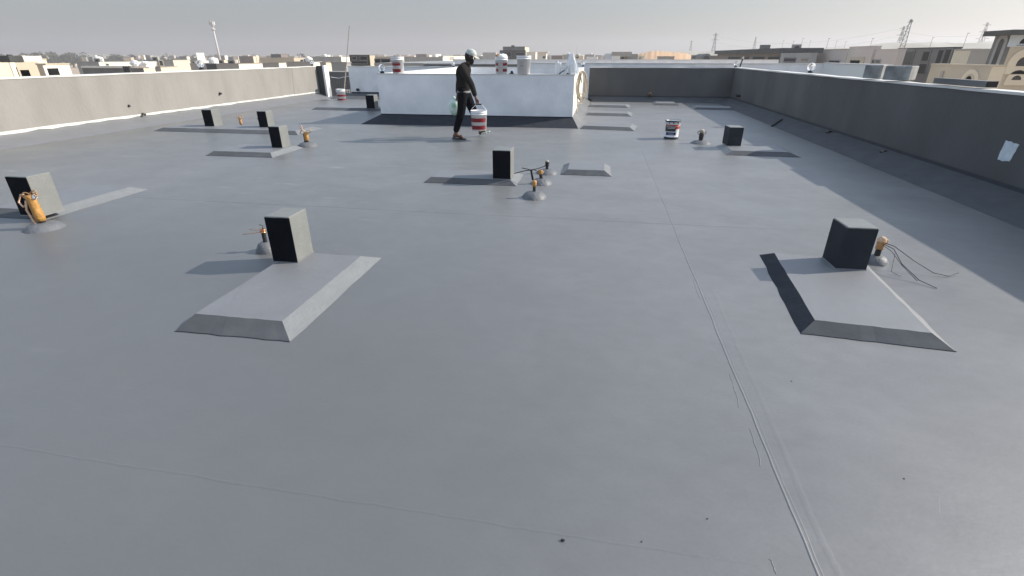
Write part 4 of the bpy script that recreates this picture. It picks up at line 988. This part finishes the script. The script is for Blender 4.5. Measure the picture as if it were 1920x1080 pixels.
# pylons
def pylon(label, px, y0, d, hpx, arms=3, w0=.16, th=.11, group='faint electricity pylons'):
    b = far(px, d); z1 = far(px, d, hpx).z; Ht = z1 - GZ; e = empty('electricity_pylon', (b.x, b.y, GZ), YAW)
    mb = MB(); w = Ht * w0 / 2
    def wd(t): return w * (1 - t) ** 1.1 + w * .12
    for sx, sy in ((-1, -1), (1, -1), (1, 1), (-1, 1)):
        mb.tube([(sx * wd(i / 6), sy * wd(i / 6), Ht * i / 6) for i in range(7)], th, 4)
    for i in range(9):
        t0, t1 = i / 9, (i + 1) / 9
        for f in (0, 1, 2, 3):
            c = [(-1, -1), (1, -1), (1, 1), (-1, 1)]; a, b2 = c[f], c[(f + 1) % 4]
            mb.tube([(a[0] * wd(t0), a[1] * wd(t0), Ht * t0), (b2[0] * wd(t1), b2[1] * wd(t1), Ht * t1)], th * .6, 3)
            mb.tube([(b2[0] * wd(t0), b2[1] * wd(t0), Ht * t0), (a[0] * wd(t1), a[1] * wd(t1), Ht * t1)], th * .6, 3)
    mb.build('tower', M['lattice'], e)
    for k in range(arms):
        z = Ht * (.95 - .14 * k); aw = Ht * (.10 + .03 * k)
        mb = MB(); mb.tube([(-aw, 0, z), (0, 0, z + Ht * .02), (aw, 0, z)], th * .8, 4); mb.tube([(-aw, 0, z), (0, 0, z - Ht * .01), (aw, 0, z)], th * .8, 4); mb.build('cross_arm', M['lattice'], e)
    tag(e, label, 'pylon', group); return b, Ht
pylon('broad electricity pylon with cross arms above the long grey building', 1336, 105, 420, 62, 2)
pylon('small faint pylon left of the broad one above the back wall', 1293, 105, 600, 76, 1)
pylon('faint narrow pylon above the roof of the long grey building', 1411, 105, 520, 69, 0)
pylon('faint pylon half hidden beside the dark lattice mast', 1679, 105, 330, 49, 2)
pylon('tall leaning-looking pylon with cross arms left of the tall arched villa', 1830, 105, 360, 42, 3)
# dark lattice crane mast
b = far(1687, 120); z1 = far(1690, 120, 39).z; e = empty('lattice_mast', (b.x, b.y, GZ), YAW); Ht = z1 - GZ; mb = MB()
for sx in (-1, 1): mb.tube([(sx * .55, 0, 0), (sx * .5, 0, Ht * .7), (sx * .2 + .2, 0, Ht)], .07, 4)
for i in range(12):
    a = Ht * (.30 + .057 * i); mb.tube([(-.5, 0, a), (.5, 0, a + Ht * .057)], .05, 4); mb.tube([(-.5, 0, a + Ht * .057), (.5, 0, a + Ht * .057)], .05, 4)
mb.build('mast_frame', M['lattice'], e); MB().ball((.25, 0, Ht), .35, 8).build('mast_head', M['lattice'], e)
tag(e, 'dark lattice mast with a knob on top above the pinkish houses', 'mast')
# overhead wires between pylons and thin light poles along the road on the right
a1, a2, a3 = far(1336, 420, 66), far(1679, 330, 55), far(1990, 300, 30)
e = empty('power_line', a1); 
for (p, q) in ((a1, a2), (a2, a3)):
    for dz in (0, -4):
        mb = MB(); mb.tube([p.lerp(q, t / 14) + Vector((0, 0, dz - 26 * (t / 14) * (1 - t / 14))) - a1 for t in range(15)], .04, 3); mb.build('wire', M['lattice'], e)
tag(e, 'thin overhead power line sagging between the pylons', 'power line')
lp = None
for i, (px, yt, d) in enumerate(((1463, 75, 230), (1482, 77, 200), (1498, 72, 190), (1513, 76, 240), (1546, 72, 150), (1562, 77, 200), (1579, 78, 210), (1627, 72, 140), (1738, 70, 150), (1800, 62, 130), (1068, 92, 420), (1081, 88, 330))):
    b = far(px, d); zt = far(px, d, yt).z
    if lp is None:
        lp = empty('lamp_post', (0, 0, 0)); MB().tube([(0, 0, 0), (0, 0, 10)], [.07, .04], 6).build('post', M['lattice'], lp); MB().box(-.05, .4, -.05, .05, 9.94, 10.02).build('lamp_head', M['lattice'], lp); e = lp
    else: e = copy_tree(lp)
    e.location = (b.x, b.y, GZ); e.scale = (1, 1, (zt - GZ) / 10)
    tag(e, 'thin grey road lamp post on the hazy skyline', 'lamp post', 'distant road lamp posts')

# filler villas in the haze (a few pixels each)
random.seed(21)
mats = ['cream', 'cream_pale', 'tan', 'taupe', 'greyv', 'whitev', 'pink', 'brownv', 'concrete', 'brownv', 'taupe']
px = -40
while px < 1340:
    d = random.uniform(230, 620); w = random.uniform(7, 26)
    if not (905 < px < 1030):
        house('villa', 'tiny hazy distant villa low on the skyline', 'L', px, px + w * .7, px + w, random.uniform(101.5, 107.0) if px > 650 else random.uniform(103, 108), d, random.choice(mats), random.choice(mats[:7]), dmax=40, group='tiny hazy villas on the skyline', cap=(random.random() < .6))
    px += w * random.uniform(.45, 1.0)
# rooftop tanks and condensers on the nearer villas
random.seed(14); wt = ac = None
for (x0, x1, y0, y1, zt, d, cap_, nm_) in roofs:
    if not (52 < d < 240) or not cap_ or x1 - x0 < 3 or y1 - y0 < 3: continue
    base = zt - .8
    if random.random() < .45:
        if wt is None:
            wt = empty('water_tank', (0, 0, 0)); MB().lathe([(0, .3), (.55, .3), (.58, .5), (.58, 1.2), (.5, 1.4), (.15, 1.5), (0, 1.5)], 14).build('tank_body', M['whitev'], wt, smooth=False)
            MB().box(-.5, .5, -.5, .5, 0, .3).build('tank_stand', M['concrete'], wt); q = wt
        else: q = copy_tree(wt)
        q.location = (random.uniform(x0 + 1.2, x1 - 1.2), y0 + random.uniform(1.2, min(3, y1 - y0 - 1)), base)
        tag(q, 'white round water tank standing on a villa roof in the skyline', 'water tank', 'rooftop water tanks')
    if random.random() < .6:
        if ac is None:
            ac = empty('condenser_unit', (0, 0, 0)); MB().box(-.5, .5, -.22, .22, .2, 1.25).bevel(.03).build('casing', M['taupe'], ac); MB().lathe([(0, 0), (.36, 0), (.36, .02), (0, .02)], 16).build('fan_grille', M['iron'], ac).matrix_local = Matrix.Translation((0, -.24, .72)) @ Matrix.Rotation(pi / 2, 4, 'X'); q = ac
        else: q = copy_tree(ac)
        q.location = (random.uniform(x0 + 1, x1 - 1), y0 + random.uniform(.8, min(2.5, y1 - y0 - 1)), base)
        tag(q, 'grey air conditioning unit standing on a villa roof in the skyline', 'air conditioner', 'rooftop air conditioning units')
# trees of the hazy treeline
def tree_proto(seed):
    random.seed(seed); e = empty('tree', (0, 0, 0)); MB().tube([(0, 0, 0), (.1, 0, 1.8), (0, .1, 3.4)], [.28, .2, .12], 7).build('trunk', M['bark'], e)
    mb = MB(); cl = [(Vector((random.uniform(-1.9, 1.9), random.uniform(-1.9, 1.9), random.uniform(2.6, 5.6))), random.uniform(.7, 1.5)) for _ in range(9)]
    for c, r in cl:
        for k in range(60):
            v = Vector([random.gauss(0, 1) for _ in range(3)]).normalized() * r * random.uniform(.6, 1.05) + c
            a = Vector([random.uniform(-1, 1) for _ in range(3)]).normalized() * .32; b2 = a.orthogonal().normalized() * .22
            mb.poly([v - a, v + b2, v + a, v - b2])
    mb.build('crown', M['leaf'], e); return e
protos = [tree_proto(s) for s in (31, 32, 33)]; usedp = set()
random.seed(77); px = -20; TL = 'dusty dark tree in the hazy line along the horizon'
while px < 1300:
    k = random.randrange(3); p = protos[k]
    if k in usedp: e = copy_tree(p)
    else: e = p; usedp.add(k)
    d = random.uniform(420, 640) if px < 700 else random.uniform(450, 700); b = far(px, d)
    e.location = (b.x, b.y, GZ); s = random.uniform(1.0, 1.55) * (1.15 if px < 160 else 1.0) if px < 700 else random.uniform(.9, 1.5); e.scale = (s * 1.5, s * 1.5, s); e.rotation_euler.z = random.uniform(0, 6)
    tag(e, TL, 'tree', 'trees of the hazy treeline'); px += random.uniform(5, 12) if px < 700 else random.uniform(9, 26)

# dune and rocky ridge
def terrain(name, mat_, pts, d0, depth, seed, label=None):
    """pts: crest as (px, y) pairs seen at distance d0"""
    rr = random.Random(seed); mb = MB(); N_ = 60; rows = []
    xs = [p[0] for p in pts]
    def crest(px):
        for (a, ya), (b, yb) in zip(pts, pts[1:]):
            if a <= px <= b: return ya + (yb - ya) * (px - a) / (b - a)
        return pts[-1][1]
    prof = [(-1, 0), (-.6, .35), (-.3, .75), (0, 1), (.4, .8), (1, 0)]
    for u, hh in prof:
        row = []
        for i in range(N_ + 1):
            px = xs[0] + (xs[-1] - xs[0]) * i / N_; d = d0 + depth * u
            top = far(px, d0, crest(px)).z + rr.uniform(-.12, .12) * d0 / 120
            v = far(px, d); row.append(mb.bm.verts.new((v.x, v.y, GZ + (top - GZ) * hh - (.5 if hh == 0 else 0))))
        rows.append(row)
    for a, b in zip(rows, rows[1:]):
        for i in range(N_): mb.bm.faces.new((a[i], a[i + 1], b[i + 1], b[i]))
    return tag(mb.build(name, M[mat_], smooth=True), kind='structure')
terrain('sand_dune', 'dune', [(1180, 108), (1205, 99), (1222, 95.5), (1250, 97), (1275, 98.5), (1298, 103), (1310, 108)], 150, 18, 1)
terrain('rocky_ridge', 'ridge', [(1190, 104), (1240, 99), (1290, 94.5), (1312, 97), (1345, 96), (1400, 92), (1460, 91), (1520, 90), (1600, 90), (1640, 82), (1662, 79.5), (1700, 80.5), (1745, 79), (1800, 81), (1860, 78), (1960, 76), (2100, 80)], 260, 60, 2)
terrain('far_hills', 'ridge', [(900, 106), (1120, 104.5), (1200, 101), (1290, 98), (1345, 97), (1500, 92), (1700, 90), (2100, 88)], 700, 120, 4)
terrain('far_hills', 'ridge', [(-100, 101.5), (100, 101), (300, 103), (500, 102.5), (700, 103), (900, 104)], 1100, 120, 5)

# ---------------------------------------------------------------- air, sky, sun
HZ = 0.00085
mb = MB(); mb.box(-2700, 2700, -2700, 2700, GZ - 1.2, 62)
hz = mb.build('haze', None)
hm = bpy.data.materials.new('dusty_air'); hm.use_nodes = True; nt = hm.node_tree
for n in list(nt.nodes):
    if n.type == 'BSDF_PRINCIPLED': nt.nodes.remove(n)
pv = nt.nodes.new('ShaderNodeVolumePrincipled'); pv.inputs['Density'].default_value = HZ; pv.inputs['Color'].default_value = (.68, .69, .72, 1); pv.inputs['Anisotropy'].default_value = .5
nt.links.new(pv.outputs[0], nt.nodes['Material Output'].inputs['Volume'])
hz.data.materials.clear(); hz.data.materials.append(hm); tag(hz, kind='stuff')

ELEV = R(32.2); AZ = math.atan2(1.50, .48)      # clockwise from +Y
w = bpy.data.worlds.new('World'); sc.world = w; w.use_nodes = True
bgn = w.node_tree.nodes['Background']; sky = w.node_tree.nodes.new('ShaderNodeTexSky'); sky.sky_type = 'NISHITA'; sky.sun_disc = False
sky.sun_elevation = ELEV; sky.sun_rotation = AZ; sky.air_density = 1.0; sky.dust_density = 2.0; sky.ozone_density = 1.0
WL = w.node_tree.links; WN = w.node_tree.nodes
WL.new(sky.outputs[0], bgn.inputs[0]); bgn.inputs[1].default_value = .056
# haze glow added to the whole sky as fill light: dim at the horizon, brighter and bluer overhead
tcw = WN.new('ShaderNodeTexCoord'); sxw = WN.new('ShaderNodeSeparateXYZ'); rw = WN.new('ShaderNodeValToRGB')
WL.new(tcw.outputs['Generated'], sxw.inputs[0]); WL.new(sxw.outputs['Z'], rw.inputs[0])
rw.color_ramp.elements[0].color = (.055, .055, .056, 1); rw.color_ramp.elements[1].color = (.34, .43, .56, 1); rw.color_ramp.elements[1].position = .6
sky_fill = WN.new('ShaderNodeBackground'); WL.new(rw.outputs[0], sky_fill.inputs[0]); sky_fill.inputs[1].default_value = 1.0
adw = WN.new('ShaderNodeAddShader'); WL.new(bgn.outputs[0], adw.inputs[0]); WL.new(sky_fill.outputs[0], adw.inputs[1])
WL.new(adw.outputs[0], WN['World Output'].inputs['Surface'])
sd = bpy.data.lights.new('sun', 'SUN'); so = bpy.data.objects.new('sun', sd); col.objects.link(so)
sd.energy = 4.6; sd.angle = R(.6); sd.color = (1.0, .94, .85)
dirv = Vector((sin(AZ) * cos(ELEV), cos(AZ) * cos(ELEV), sin(ELEV)))
so.rotation_euler = dirv.to_track_quat('Z', 'Y').to_euler()
sc.view_settings.view_transform = 'Standard'; sc.view_settings.look = 'None'; sc.view_settings.gamma = 1
sc.view_settings.exposure = 0.36
sc.cycles.max_bounces = 8; sc.cycles.volume_bounces = 1
